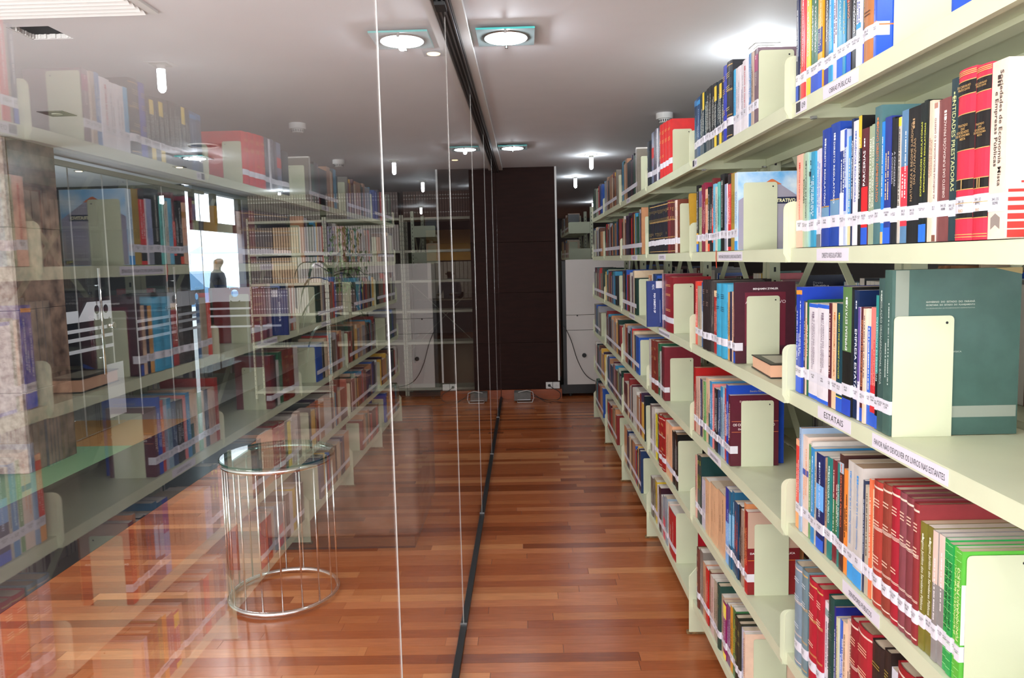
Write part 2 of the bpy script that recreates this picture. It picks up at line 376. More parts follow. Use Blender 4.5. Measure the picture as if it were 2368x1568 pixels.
# ------------------------------------------------------------------ ceiling lamps
M_cfl = mat('lit_tube', (1, 1, 1), 0.5, emit=(0.86, 0.95, 1.0), estr=85); M_cfl2 = mat('lit_tube_near', (1, 1, 1), 0.5, emit=(0.86, 0.95, 1.0), estr=210)
M_disc = mat('lit_downlight', (1, 1, 1), 0.5, emit=(0.80, 0.97, 1.0), estr=9)
M_warm = mat('lit_halogen', (1, 1, 1), 0.5, emit=(1.0, 0.72, 0.38), estr=6)
M_plate = mat('frosted_glass_plate', (0.30, 0.36, 0.36), 0.25)
M_pedge = mat('green_plate_edge', (0.10, 0.65, 0.62), 0.3)
def downlight(x, y, label, s=0.25, power=24):
    t = thing('downlight', label, 'ceiling lamp', (x, y, CEIL), 'square glass downlights')
    pm = MB().box(-s/2, s/2, -s/2, s/2, -0.022, -0.014).mesh('glass_plate', [M_plate, M_pedge])
    for p in pm.polygons:
        if abs(p.normal.z) < 0.5: p.material_index = 1
    link('glass_plate', pm, t)
    MB().lathe([(0.098, -0.026), (0.103, -0.0225)], (0, 0, 0), 32).build('ring', M_alu, t)
    MB().lathe([(0.092, -0.0285), (0.094, -0.0262)], (0, 0, 0), 32).build('lit_diffuser', M_disc, t)
    for sy in (-1, 1): MB().lathe([(0.007, -0.036), (0.007, -0.0225)], (0, sy*(s/2-0.012), 0), 10).build('pin', M_chrome, t)
    MB().box(-0.05, 0.05, -0.05, 0.05, -0.0138, -0.0005).build('mount', M_alu, t)
    spot('downlight_lamp', (x, y, CEIL-0.045), power, (0.90, 0.97, 1.0)); point('downlight_glow', (x, y, CEIL-0.05), power*0.22, (0.86, 0.92, 1.0), 0.015)
downlight(-0.058, 3.353, 'large bright square glass downlight, nearer of two over the aisle')
downlight(-0.078, 6.59, 'smaller looking farther square glass downlight, over the aisle near brown wall', power=10)
downlight(-0.06, 0.15, 'square glass downlight right above the camera end of the aisle', power=15)
downlight(-2.91, 6.68, 'square glass downlight over the foyer beyond the glass partition', power=34)
def tube_lamp(x, y, label, power=16, drop=0.135):
    t = thing('tube_lamp', label, 'ceiling lamp', (x, y, CEIL), 'bare tube lamps')
    bevel(MB().box(-0.06, 0.06, -0.055, 0.055, -0.006, -0.0005).build('mounting_plate', M_white, t), 0.002)
    MB().box(-0.04, 0.04, -0.036, 0.036, -0.010, -0.0062).build('mounting_ring', mat('lamp_frame', (0.25, 0.24, 0.2), 0.5), t)
    MB().lathe([(0.017, -0.028), (0.020, -0.0102)], (0, 0, 0), 14).build('socket', M_white, t)
    MB().lathe([(0.006, -drop-0.004), (0.014, -drop+0.003), (0.018, -drop+0.014), (0.018, -0.0285)], (0, 0, 0), 14).build('lit_tube', M_cfl2 if power > 11 else M_cfl, t)
for (x, y, lb, pw) in ((1.17, 3.68, 'glaring bare tube lamp on the ceiling above the second bookcase', 12), (0.67, 7.31, 'bare tube lamp hanging nearest right of the brown wall, largest of three', 9),
        (0.645, 9.18, 'bare tube lamp second farthest behind the brown wall top', 8), (1.25, 13.4, 'farthest bare tube lamp just above the bookcase tops', 8),
        (1.17, 0.35, 'bare tube lamp on the ceiling above the nearest bookcase', 15), (-3.237, 9.972, 'small bare tube lamp over the left journal shelf, seen through the glass', 10), (-0.662, 10.01, 'small bare tube lamp behind the right journal shelf, seen through the glass', 8), (3.1, 3.7, 'bare tube lamp in the next aisle behind the bookcases', 8)):
    tube_lamp(x, y, lb, pw)
def small_spot(x, y, label, lit=M_warm, s=0.10):
    t = thing('recessed_spot', label, 'ceiling lamp', (x, y, CEIL), 'small recessed spots')
    bevel(MB().box(-s/2, s/2, -s/2, s/2, -0.005, -0.0005).build('frame', mat('spot_frame', (0.12, 0.11, 0.1), 0.5), t), 0.001)
    MB().lathe([(0.028, -0.0085), (0.032, -0.0052)], (0, 0, 0), 20).build('lit_lens', lit, t)
small_spot(-0.408, 3.635, 'small warm recessed spot just left of the ceiling track')
small_spot(-0.655, 7.387, 'small warm recessed spot far down beside the ceiling track')
small_spot(-3.375, 7.387, 'small warm recessed spot deep in the foyer by the glass doors')
small_spot(-4.274, 7.474, 'small warm spot beyond the glass doors, right one of a pair', s=0.07)
small_spot(-4.43, 7.474, 'small warm spot beyond the glass doors, left one of a pair', s=0.07)
small_spot(-2.927, 4.75, 'unlit small recessed spot in a dark frame over the foyer', mat('dim_lens', (0.5, 0.5, 0.42), 0.2), 0.16)
# lamps in the dark room beyond the doors
def smoke(x, y, label, r=0.058):
    t = thing('smoke_detector', label, 'smoke detector', (x, y, CEIL), 'smoke detectors')
    MB().lathe([(r*0.96, -0.040), (r, -0.034), (r, -0.0005)], (0, 0, 0), 28).build('base', M_white, t)
    MB().lathe([(r*0.55, -0.066), (r*0.66, -0.062), (r*0.72, -0.0405)], (0, 0, 0), 28).build('sensor_head', M_white, t)
    for k in range(16):
        a = k*math.pi/8; q = MB().box(-0.0035, 0.0035, -0.0012, 0.0012, -0.060, -0.045).build('vent_slot', M_black, t)
        q.matrix_local = Matrix.Rotation(a, 4, 'Z') @ Matrix.Translation((0, r*0.70, 0))
smoke(1.0, 5.307, 'round white smoke detector on the ceiling above the third bookcase')
smoke(-1.752, 7.199, 'small round white smoke detector on the foyer ceiling')
t = thing('ceiling_ring', 'thin white ring fitting on the foyer ceiling', 'ceiling fitting', (-2.573, 6.089, CEIL))
MB().tube([(0.12*math.cos(a*math.pi/16), 0.12*math.sin(a*math.pi/16), -0.012) for a in range(32)], 0.007, 8, True).build('rim', M_white, t)
MB().lathe([(0.10, -0.008), (0.105, -0.0005)], (0, 0, 0), 32).build('grille', mat('grey_grille', (0.3, 0.3, 0.3), 0.6), t)
spot('journal_fill', (-2.573, 6.3, CEIL-0.05), 60, (1.0, 0.97, 0.93), 170)  # added fill spot that brightens the journal shelves; the ring itself is unlit
# air grille
t = thing('air_grille', 'large white louvred air grille in the foyer ceiling', 'air vent', (-2.05, 2.55, CEIL))
fr = MB()
gx, gy = 0.66, 0.395
for a in ((-gx, gx, gy-0.035, gy), (-gx, gx, -gy, -gy+0.035), (-gx, -gx+0.035, -gy+0.035, gy-0.035), (gx-0.035, gx, -gy+0.035, gy-0.035)): fr.box(*a, -0.012, -0.0005)
fr.build('frame', M_white, t)
sl = MB().add([(-gx+0.036, -0.016, -0.006), (gx-0.036, -0.016, -0.006), (gx-0.036, 0.012, -0.024), (-gx+0.036, 0.012, -0.024), (-gx+0.036, -0.016, -0.0045), (gx-0.036, -0.016, -0.0045), (gx-0.036, 0.012, -0.0225), (-gx+0.036, 0.012, -0.0225)], [(0,1,2,3),(7,6,5,4),(0,4,5,1),(1,5,6,2),(2,6,7,3),(3,7,4,0)]).mesh('louvre', M_white)
for i in range(19): link('louvre', sl, t, (0, -gy+0.058+i*0.0385, 0))
MB().box(-gx+0.04, gx-0.04, -gy+0.04, gy-0.04, -0.0035, -0.0008).build('duct_back', mat('duct_grey', (0.2, 0.2, 0.2), 0.7), t)

# ------------------------------------------------------------------ bookcases
LV = {'A': 1.89, 'B': 1.541, 'C': 1.187, 'D': 0.843, 'E': 0.497, 'F': 0.15}
JT = [0.82, 1.862, 2.902, 3.945, 4.985, 6.025, 7.02]
XS = {1: 0.66, 2: 0.648, 3: 0.646, 4: 0.646, 5: 0.646, 6: 0.646}
XC = 0.955        # centre plane of the double sided cases
M_sign = mat('sign_paper', (0.70, 0.66, 0.74), 0.5)
M_ink = mat('black_ink', (0.03, 0.03, 0.035), 0.6)
M_rust = mat('rusty_foot', (0.28, 0.16, 0.06), 0.8, noise=0.6, scale=90)
def shelf_mesh(x0, x1, L):
    b = MB(); d = 1 if x1 > x0 else -1
    b.box(x0, x1, 0, L, -0.0015, 0)                       # deck
    b.box(x0, x0+d*0.0015, 0, L, -0.034, -0.0016)          # front lip
    b.box(x0+d*0.0016, x0+d*0.014, 0, L, -0.034, -0.0325)   # returned edge
    b.box(x1-d*0.0015, x1, 0, L, -0.030, -0.0016)
    for yy in (0.0, L-0.0015): b.box(x0+d*0.002, x1-d*0.002, yy, yy+0.0015, -0.033, -0.0016)
    b.box((x0+x1)/2-0.02, (x0+x1)/2+0.02, 0.002, L-0.002, -0.012, -0.0016)
    return b.mesh('shelf', M_steel)
def bracket_mesh(x0, x1):
    # side plate standing above the shelf end with rounded front corner
    d = 1 if x1 > x0 else -1; pts = []
    r = 0.02
    for k in range(5):
        a = math.pi/2*k/4; pts.append((x0+d*(r-r*math.sin(a)), 0.115-r+r*math.cos(a)))
    pts += [(x0, -0.012), (x0+d*0.012, -0.034), (x1, -0.034), (x1, 0.115)]
    return MB().prism(pts, 'y', 0, 0.0018).mesh('shelf_bracket', M_steel)
def foot_mesh(x0, x1):
    d = 1 if x1 > x0 else -1
    return MB().prism([(x0, 0.012), (x1, 0.012), (x1, 0.30), (x0+d*0.045, 0.30), (x0, 0.245)], 'y', 0, 0.002).mesh('foot_plate', M_steel)
post = MB()
post.box(-0.02, 0.02, -0.0185, -0.017, 0, 2.2).box(-0.02, -0.0185, -0.0168, 0.0168, 0, 2.2).box(0.0185, 0.02, -0.0168, 0.0168, 0, 2.2)
for i in range(42): post.cur = 1; post.box(-0.004, 0.004, -0.0192, -0.0186, 0.06+i*0.05, 0.078+i*0.05)
me_post = post.mesh('post', [M_steel, M_black])
ORD = ['first', 'second', 'third', 'fourth', 'fifth', 'sixth']
casedesc = {1: 'nearest to the camera, signs OBRAS PÚBLICAS and ESTATAIS', 2: 'second from the camera, beside the open pyramid cover', 3: 'third from the camera, with red hardbacks on top', 4: 'fourth from the camera', 5: 'fifth from the camera, by white cabinet', 6: 'farthest of the row, against white cabinet'}
CASES = {}
def sign(c, lv, u0, u1, text, xs, z=None, bar=False):
    # paper strip on a shelf lip; u0/u1 are distances along the aisle (y), larger is farther = left when read
    z0 = LV[lv]-0.0165
    s = MB().box(xs-0.0009, xs-0.0003, u0, u1, z0-0.0135, z0+0.0135).build('shelf_sign', M_sign, c)
    if text: place_text('sign_lettering', text, s, (xs-0.0012, (u0+u1)/2 if not bar else u0+(u1-u0)*0.28, z0), (0, -1, 0), (0, 0, 1), (u1-u0)*((0.93 if len(text) > 22 else 0.62) if not bar else 0.42), 0.0135, M_ink, 0.0)
    if bar:
        k = MB(); yb = u0+(u1-u0)*0.56
        while yb < u1-0.003:
            t_ = R.uniform(0.0006, 0.002); k.box(xs-0.0012, xs-0.0010, yb, yb+t_, z0-0.010, z0+0.012); yb += t_+0.0008
        k.build('barcode', M_ink, s)
    return s
def rawcase(n, y0, y1, xs, levels='ABCDEF', label=None, back=True, xc=XC, x_world=0.0):
    c = thing('bookcase', label, 'bookcase', (x_world, y0, 0), 'pale green steel bookcases')
    L = y1-y0-0.004
    ms = shelf_mesh(xs, xc-0.022, L); mb_ = bracket_mesh(xs-0.006, xc-0.022); mf = foot_mesh(xs-0.012, xc-0.022)
    msb = shelf_mesh(2*xc-xs, xc+0.022, L); mbb = bracket_mesh(2*xc-xs+0.006, xc+0.022); mfb = foot_mesh(2*xc-xs+0.012, xc+0.022)
    for lv in levels:
        z = LV[lv]
        link('shelf', ms, c, (0, 0.002, z)); 
        if lv != 'F':
            link('shelf_bracket', mb_, c, (0, 0.0, z)); link('shelf_bracket', mb_, c, (0, L+0.0021, z))
        if back:
            link('shelf', msb, c, (0, 0.002, z))
            if lv != 'F': link('shelf_bracket', mbb, c, (0, 0.0, z)); link('shelf_bracket', mbb, c, (0, L+0.0021, z))
    for yy in (0.0, L+0.0019):
        link('foot_plate', mf, c, (0, yy, 0)); link('foot_plate', mfb, c, (0, yy, 0))
    rf = MB().box(xs-0.020, xs+0.055, 0.0, 0.018, 0, 0.014).build('rubber_foot', M_rust, c)
    bevel(rf, 0.003, 2)
    link('post', me_post, c, (xc, 0.022, 0)); link('post', me_post, c, (xc, L-0.020, 0))
    for (za, zb) in ((0.25, 1.15), (1.18, 2.05)):
        for s in (0, 1):
            MB().bar((xc+(-0.0035 if s else 0.0035), 0.045, za if s else zb), (xc+(-0.0035 if s else 0.0035), L-0.045, zb if s else za), 0.003, 0.022, (1, 0, 0)).build('cross_brace', M_steel, c)
    return c
for n in range(1, 7):
    CASES[n] = rawcase(n, JT[n-1], JT[n], XS[n], 'ABCDEF', 'pale green steel bookcase, '+casedesc[n])
def bolt(c, x, y, z):
    MB().lathe([(0.009, -0.006), (0.009, 0), (0.004, 0.0005)], (x, y, z), 6).build('bolt', M_alu, c)
for n in (1, 2):
    bolt(CASES[n], XS[n]+0.04, JT[n]-JT[n-1]-0.035, LV['A']-0.036); bolt(CASES[n], 0.90, JT[n]-JT[n-1]-0.08, LV['A']-0.036)
# signs (world y -> local)
def wsign(n, lv, ya, yb, text, bar=False): sign(CASES[n], lv, ya-JT[n-1], yb-JT[n-1], text, XS[n], None, bar)
wsign(1, 'A', 1.765, 1.833, '09', True); wsign(1, 'A', 1.498, 1.67, 'OBRAS PÚBLICAS'); wsign(1, 'B', 1.53, 1.695, 'DIREITO REGULATÓRIO')
wsign(1, 'C', 1.506, 1.677, 'ESTATAIS'); wsign(1, 'C', 1.155, 1.412, 'FAVOR NÃO DEVOLVER OS LIVROS NAS ESTANTES'); wsign(1, 'D', 1.369, 1.533, 'SERVIDORES PÚBLICOS')
wsign(2, 'A', 2.807, 2.877, '08', True); wsign(2, 'B', 2.228, 2.504, 'FAVOR NÃO DEVOLVER OS LIVROS NAS ESTANTES'); wsign(2, 'D', 2.469, 2.647, 'CONTRATOS PÚBLICOS')
wsign(3, 'B', 3.42, 3.60, 'ESTATUTOS'); wsign(3, 'C', 3.332, 3.60, 'FAVOR NÃO DEVOLVER OS LIVROS NAS ESTANTES'); wsign(4, 'B', 4.28, 4.50, 'PROCESSO'); wsign(4, 'C', 4.40, 4.62, 'FAVOR NÃO DEVOLVER OS LIVROS'); wsign(4, 'A', 4.53, 4.69, 'DIREITO')

# ------------------------------------------------------------------ books
M_page = mat('book_pages', 'd6c4aa', 0.8, noise=0.12, scale=60, stretch=(1, 30, 1))
M_pagew = mat('book_pages_white', 'e4dcd2', 0.8, noise=0.08, scale=60, stretch=(1, 30, 1))
M_pageo = mat('book_pages_old', 'b09478', 0.85, noise=0.2, scale=60, stretch=(1, 30, 1))
M_call = mat('call_number_paper', (0.72, 0.70, 0.77), 0.35)
M_gold = mat('gold_blocking', 'c8a060', 0.4)
def cmat(c, hard=False): return mat(('cloth_' if hard else 'cover_')+c, c, 0.42 if hard else 0.30, noise=0.12, scale=35, spec=0.45)
def imat(c): return mat('print_'+c, c, 0.45)
NAMED = {'black': '161616', 'dark grey': '44464a', 'grey': '8a8a8c', 'light grey': 'c4c4c8', 'white': 'e8e6ec', 'cream': 'ead0b4', 'tan': 'b89c78', 'brown': '70402c', 'dark brown': '38221c',
         'maroon': '5c2028', 'dark red': '901c24', 'red': 'd82c30', 'salmon pink': 'e89890', 'orange': 'e88c3c', 'yellow': 'e8d030', 'mustard': 'b09440', 'olive green': '7c7430', 'bright green': '50b044',
         'green': '2a7848', 'dark green': '1c4440', 'sage green': '9cab8c', 'teal': '2c8890', 'pale turquoise': '84c8c8', 'sky blue': '3c9cd4', 'royal blue': '2048b0', 'navy blue': '1c2c58', 'steel blue': '6c8cac', 'lilac': 'b4b4d4', 'purple': '704878', 'indigo': '2c3490'}
def cname(h):
    r = [int(h[i:i+2], 16) for i in (0, 2, 4)]
    return min(NAMED, key=lambda k: sum((a-int(NAMED[k][i:i+2], 16))**2*wt for a, i, wt in zip(r, (0, 2, 4), (1, 1.2, 1))))
ordw = ['first', 'second', 'third', 'fourth', 'fifth', 'sixth', 'seventh', 'eighth', 'ninth', 'tenth', 'eleventh', 'twelfth', 'thirteenth', 'fourteenth', 'fifteenth', 'sixteenth', 'seventeenth', 'eighteenth', 'nineteenth', 'twentieth']
def ordinal(i):
    if i <= 20: return ordw[i-1]
    t = {2: 'twenty', 3: 'thirty'}[i//10]
    return t+'-'+ordw[i % 10-1] if i % 10 else {3: 'thirtieth'}[i//10]
SHELFD = {(1, 'A'): 'on the OBRAS PÚBLICAS shelf', (1, 'B'): 'on the DIREITO REGULATÓRIO shelf', (1, 'C'): 'on the ESTATAIS shelf', (1, 'D'): 'on the SERVIDORES PÚBLICOS shelf', (1, 'E'): 'below the SERVIDORES PÚBLICOS shelf'}
WHICH = {'A': 'top', 'B': 'second', 'C': 'third', 'D': 'fourth', 'E': 'fifth', 'F': 'lowest'}
for s_ in (2, 3):
    for l_ in 'ABCDEF': SHELFD[(s_, l_)] = '%s bookcase, %s shelf' % (ORD[s_-1], WHICH[l_])
GROUPD = {1: 'nearest bookcase', 2: 'second bookcase', 3: 'third bookcase'}

def spine_profile(th, hard, off=0.0, n=5):
    """points (x, y) on the spine outline, spine at x=0 facing -x, y in +-th/2"""
    bulge = (0.10*th if hard else 0.02*th); bulge = min(bulge, 0.006); pts = []
    for i in range(n+1):
        t = -1+2*i/n; pts.append((-bulge*(1-t*t)-off+(0 if hard else 0.0), t*(th/2)))
    return pts
CALLS = ['341.3222', '341.32281', '341.352', '341.3221', '341.35', '341.3', '341.32']
def make_book(X, y, z, th, H, dep, col, kind, title, tcol, tdir, panels, acc, label, group, detail=2):
    root = thing('book', label, 'book', (X, y, z), group)
    hard = kind == 'h'; bt = 0.0025 if hard else 0.0007
    prof = spine_profile(th, hard)
    b = MB()
    # spine as a curved strip with thickness, then two boards
    inner = [(p[0]+bt, p[1]) for p in prof]
    b.prism(prof+inner[::-1], 'z', 0, H)
    for s in (-1, 1):
        y0 = s*th/2; y1 = s*(th/2-bt); b.box(bt+0.0001, dep, y0, y1, 0, H)
    b.build('cover', cmat(col, hard), root)
    ins = 0.003 if hard else 0.0004
    pm = M_page if hard else R.choice((M_page, M_pagew, M_pagew))
    if acc in ('bound', 'tall') or col in ('b04a38',): pm = R.choice((M_page, M_pageo))
    MB().box(bt+0.0005, dep-ins, -th/2+bt+0.0001, th/2-bt-0.0001, ins, H-ins).build('page_block', pm, root)
    sp = -min(0.10*th if hard else 0.02*th, 0.006)
    if detail < 1: return root
    for (a, b_, c) in panels:
        q = spine_profile(th*0.995, hard, 0.0003); q2 = [(p[0]+0.00025, p[1]) for p in q]
        MB().prism(q+q2[::-1], 'z', a*H+(0.0005 if a == 0 else 0), b_*H-(0.0005 if b_ >= 1 else 0)).build('spine_panel', imat(c), root)
    # call number strip, wrapped a little over both boards
    nolabel = (col in ('ead8cc', 'e0b48c', 'e2b48c', 'dcae88') and th > 0.06)
    if not nolabel:
        zc = 0.052+R.uniform(-0.002, 0.002); hh = 0.0125
        q = spine_profile(th, hard, 0.0006); q2 = [(p[0]+0.00025, p[1]) for p in q]
        lb = MB().prism(q+q2[::-1], 'z', zc-hh, zc+hh)
        lb.box(-0.0004, 0.024 if th > 0.012 else 0.018, -th/2-0.0003, -th/2-0.0001, zc-hh, zc+hh)
        lo = lb.build('call_label', M_call, root)
        if detail >= 2 and th > 0.010:
            bod = R.choice(CALLS)+'|'+R.choice('BCDFMPRS')+str(R.randint(100, 999)); wd = min(th*0.8, 0.022)
            place_text('call_number', bod, lo, (sp-0.0010, 0, zc+0.002), (0, -1, 0), (0, 0, 1), wd, 0.0095, M_ink, 0.0, keep=True)
    ti = imat(tcol) if len(tcol) in (3, 6) else None
    if acc.startswith('tratado'):
        ti = M_gold
        for (txt, f, w_) in (('DE CARVALHO|PINTO DAVIS', 0.795, 0.75), ('TRATADO|DAS|SOCIEDADES|DE ECONOMIA|MISTA', 0.565, 0.8), ('I' if acc[-1] == '1' else 'II', 0.33, 0.2), ('RIO', 0.175, 0.25)):
            f2 = {0.795: 0.89, 0.565: 0.635, 0.33: 0.33, 0.175: 0.175}[f]
            place_text('title', txt, root, (sp-0.0012, 0, H*f2), (0, -1, 0), (0, 0, 1), th*w_, 0.055*H/0.25 if len(txt) > 14 and 'TRAT' in txt else 0.014, ti, 0.008, keep=True)
        g = MB()
        for f in (0.02, 0.035, 0.13, 0.22, 0.30, 0.36, 0.53, 0.74, 0.85, 0.93, 0.965, 0.975, 0.985):
            q = spine_profile(th*0.99, hard, 0.0008); q2 = [(p[0]+0.0002, p[1]) for p in q]; g.prism(q+q2[::-1], 'z', f*H-0.0006, f*H+0.0006)
        g.build('gold_lines', M_gold, root)
    elif title and ti:
        lines = title.count('|')+1
        L = min(H*0.58, 0.0062*len(title.split('|')[0])*1.15) if not acc == 'sociedades' else H*0.70
        hgt = min(th*0.55, 0.0085*lines*1.15 if acc != 'sociedades' else 0.028)
        if title in ('DIREITO REGULATÓRIO', 'AGÊNCIAS REGULADORAS', 'EMPRESA ESTATAL', 'PARCERIAS', 'EMPRESAS ESTATAIS'): L = H*(0.5 if title != 'PARCERIAS' else 0.3)
        zc = H*0.60 if acc != 'sociedades' else H*0.62
        if title == 'EMPRESAS ESTATAIS': zc = H*0.70; L = H*0.38
        if title == 'PARCERIAS': zc = H*0.66
        if title == 'EMPRESA ESTATAL': zc = H*0.45
        rt, up = ((0, 0, -1), (0, -1, 0)) if tdir == 'd' else ((0, 0, 1), (0, 1, 0))
        place_text('title', title, root, (sp-0.0008, 0.0, zc), rt, up, L, hgt, ti, 0.006)
        if H > 0.2 and th > 0.018 and detail >= 2:
            g = MB(); zt = H*0.95-0.008; zz_ = zt
            while zz_ > H*0.86:
                l_ = R.uniform(0.002, 0.006); g.box(sp-0.0009, sp-0.0006, -th*0.08, th*0.08, zz_-l_, zz_); zz_ -= l_+0.0015
            g.build('author_line', ti, root)
    elif ti and tcol not in ('fff',):
        # lettering too small to read: fine broken strokes along the spine
        g = MB(); cols_ = 1 if th < 0.02 else 2
        if hard:
            for k in range(R.choice((2, 3))):
                zc = H*(0.85-0.17*k) if k < 2 else H*0.40
                for j in range(R.choice((2, 3))):
                    zj = zc-j*0.006; yy = -th*0.3
                    while yy < th*0.28:
                        l_ = R.uniform(0.0015, 0.004); g.box(sp-0.0008, sp-0.0005, yy, min(yy+l_, th*0.3), zj, zj+0.0022); yy += l_+0.001
        else:
            for k in range(cols_):
                yc = 0 if cols_ == 1 else (-0.18+0.36*k)*th; wd = min(0.0030, th*0.22); z0 = H*R.uniform(0.30, 0.42); z1 = H*R.uniform(0.72, 0.93)
                if k: z0 = H*0.35; z1 = H*R.uniform(0.5, 0.8)
                while z0 < z1:
                    l_ = R.uniform(0.0012, 0.0045); g.box(sp-0.0008, sp-0.0005, yc-wd/2*R.uniform(0.6, 1), yc+wd/2, z0, z0+l_); z0 += l_+R.choice((0.0008, 0.0008, 0.003))
        if g.v: g.build('spine_lettering', ti, root)
    if acc == 'bound':
        g = MB()
        for f in (0.035, 0.30, 0.31, 0.62, 0.63, 0.64, 0.945, 0.955):
            q = spine_profile(th*0.99, hard, 0.0005); q2 = [(p[0]+0.0002, p[1]) for p in q]; g.prism(q+q2[::-1], 'z', f*H-0.0006, f*H+(0.0006 if f not in (0.035, 0.945) else 0.002))
        g.build('gold_lines', imat('e0c8b8') if col[0] in '789a' else M_gold, root)
    # front boards that the photo shows (they face the camera, at y = -th/2)
    yf = -th/2-0.0004
    def ctext(txt, xc_, zc_, w_, h_, c_, bold=0.012): place_text('cover_lettering', txt, root, (xc_, yf-0.0003, zc_), (1, 0, 0), (0, 0, 1), w_, h_, imat(c_), bold)
    def cpan(x0, x1, z0, z1, c_, nm='cover_panel'): MB().box(x0, x1, yf-0.0002, yf+0.0003, z0, z1).build(nm, imat(c_), root)
    if acc == 'green':
        cpan(0.006, 0.030, 0.001, H-0.001, '8c9488'); cpan(0.0301, dep-0.003, 0.033, 0.054, '8c9488')
        ctext('GOVERNO  DO  ESTADO  DO  PARANÁ', 0.105, 0.247, 0.088, 0.004, 'c8ccc0'); ctext('SECRETARIA  DO  ESTADO  DO  PLANEJAMENTO', 0.105, 0.2405, 0.088, 0.0035, 'c8ccc0'); ctext('COORDENADORIA DE MODERNIZAÇÃO ADMINISTRATIVA', 0.105, 0.235, 0.088, 0.0028, 'b0b8ac', 0.0)
        ctext('LEGISLAÇÃO ORGANIZACIONAL BÁSICA', 0.082, 0.155, 0.12, 0.0042, 'b0b8ac')
        MB().prism([(dep-0.05, H), (dep, H), (dep, H-0.012)], 'y', yf-0.0006, yf-0.0001).build('curled_corner', imat('a08c60'), root)
    if acc == 'zymler':
        cpan(0.03, dep-0.03, 0.055, 0.222, '6a1c30'); cpan(0.055, dep-0.05, 0.075, 0.2, '7c2038')
        ctext('BENJAMIN ZYMLER', 0.094, 0.232, 0.078, 0.0075, 'f4f0f0', 0.03); ctext('ADMINISTRATIVO', 0.094, 0.192, 0.125, 0.010, 'e8dce0', 0.0)
        MB().prism([(dep-0.05, 0.010), (dep-0.001, 0.032), (dep-0.001, 0.045), (dep-0.05, 0.022)], 'y', yf-0.0008, yf-0.0003).build('cover_stripe', imat('2c50b0'), root)
    if acc == 'novo':
        gm = bpy.data.materials.get('sky_photo_print')
        if not gm:
            gm = mat('sky_photo_print', '4aa8e8', 0.3, noise=1.0, scale=14, col2='dcecf8')
        MB().box(0.001, dep-0.002, yf-0.0002, yf+0.0003, 0.001, H-0.001).build('cover_picture', gm, root)
        cx = dep*0.5
        MB().prism([(0.002, 0.002), (dep-0.003, 0.002), (dep-0.003, 0.145), (cx, H-0.022), (0.002, 0.150)], 'y', yf-0.0006, yf-0.0003).build('cover_pyramid', mat('pyramid_print', '9c98b4', 0.35, noise=0.3, scale=8, col2='a8a4a8'), root)
        MB().prism([(cx-0.030, H-0.040), (cx+0.030, H-0.040), (cx+0.004, H-0.024), (cx-0.004, H-0.024)], 'y', yf-0.0010, yf-0.0007).build('pyramid_tip', imat('d07040'), root)
        cpan2 = MB().box(cx-0.05, cx+0.076, yf-0.0011, yf-0.0007, H-0.098, H-0.078).build('title_band', imat('202848'), root)
        place_text('cover_lettering', 'ADMINISTRATIVO', root, (cx+0.015, yf-0.0014, H-0.088), (1, 0, 0), (0, 0, 1), 0.112, 0.011, imat('f0ecc0'), 0.03)
        MB().box(dep-0.034, dep-0.006, yf-0.0011, yf-0.0007, 0.006, 0.018).build('publisher_mark', imat('202040'), root)
        place_text('cover_lettering', 'NDJ', root, (dep-0.02, yf-0.0014, 0.012), (1, 0, 0), (0, 0, 1), 0.022, 0.009, imat('e8e070'), 0.03)
        g = MB()
        for zz_ in (0.105, 0.098, 0.088, 0.06, 0.032): g.box(cx+0.04, cx+0.04+R.uniform(0.01, 0.03), yf-0.0011, yf-0.0009, zz_, zz_+0.0012)
        g.build('cover_small_print', imat('807c90'), root)
    if acc == 'contratos':
        cpan(0.004, dep-0.001, 0.146, 0.1475, 'd07848'); cpan(0.004, dep-0.001, 0.111, 0.1125, 'd07848')
        ctext('OS CONTRATOS DO ESTADO', dep/2-0.002, 0.1355, dep-0.02, 0.0085, 'f4ece8', 0.02); ctext('DA ADMINISTRAÇÃO', dep/2-0.005, 0.1215, dep*0.62, 0.0085, 'f4ece8', 0.02)
        ctext('EVANDRO MARTINS', 0.07, 0.212, 0.08, 0.006, 'e0c8c0', 0.0)
    if acc == 'evandro': ctext('Evandro Martins Guerra', 0.105, H-0.020, 0.07, 0.006, 'c8b478', 0.0)
    if acc == 'publica':
        cpan(0.001, dep-0.001, 0.145, H-0.001, 'c0a08c'); cpan(0.001, dep-0.001, 0.108, 0.1449, '781820'); cpan(0.001, dep-0.001, 0.1065, 0.1079, 'e08830')
        ctext('DA ADMINISTRAÇÃO PÚBLICA', dep*0.48, 0.129, dep*0.86, 0.009, 'f4f0f0', 0.02)
    if acc == 'sociedades':
        cpan(0.004, dep-0.001, 0.001, H-0.001, 'd8ccc4')
        for k in range(7): MB().box(0.0045 if k < 6 else 0.022, dep-0.002, yf-0.0008, yf-0.0004, 0.002+k*0.0125, 0.002+k*0.0125+0.0105-k*0.0013).build('cover_stripe', imat('c83c38'), root)
        ctext('das', 0.043, 0.178, 0.036, 0.022, '302c2c', 0.0); ctext('Empresas', 0.074, 0.135, 0.095, 0.024, '302c2c', 0.0)
        MB().prism([(-0.010, 0.014), (0, 0.020), (0.010, 0.014), (0.010, 0.030), (0, 0.036), (-0.010, 0.030)], 'x', -0.0012, -0.0009).build('publisher_mark', imat('90847c'), root)
    if col in ('2ca050', '64bc44', '5cb440'):
        g = MB(); q_ = 0.012
        while q_ < H-0.004: g.box(sp-0.0007, sp-0.0004, -th*0.46, th*0.46, q_, q_+0.0007); q_ += 0.0135
        g.build('spine_grid', imat('a8e098'), root)
        if col == '5cb440': cpan(0.0005, 0.012, 0.068, 0.165, 'ece8e0')
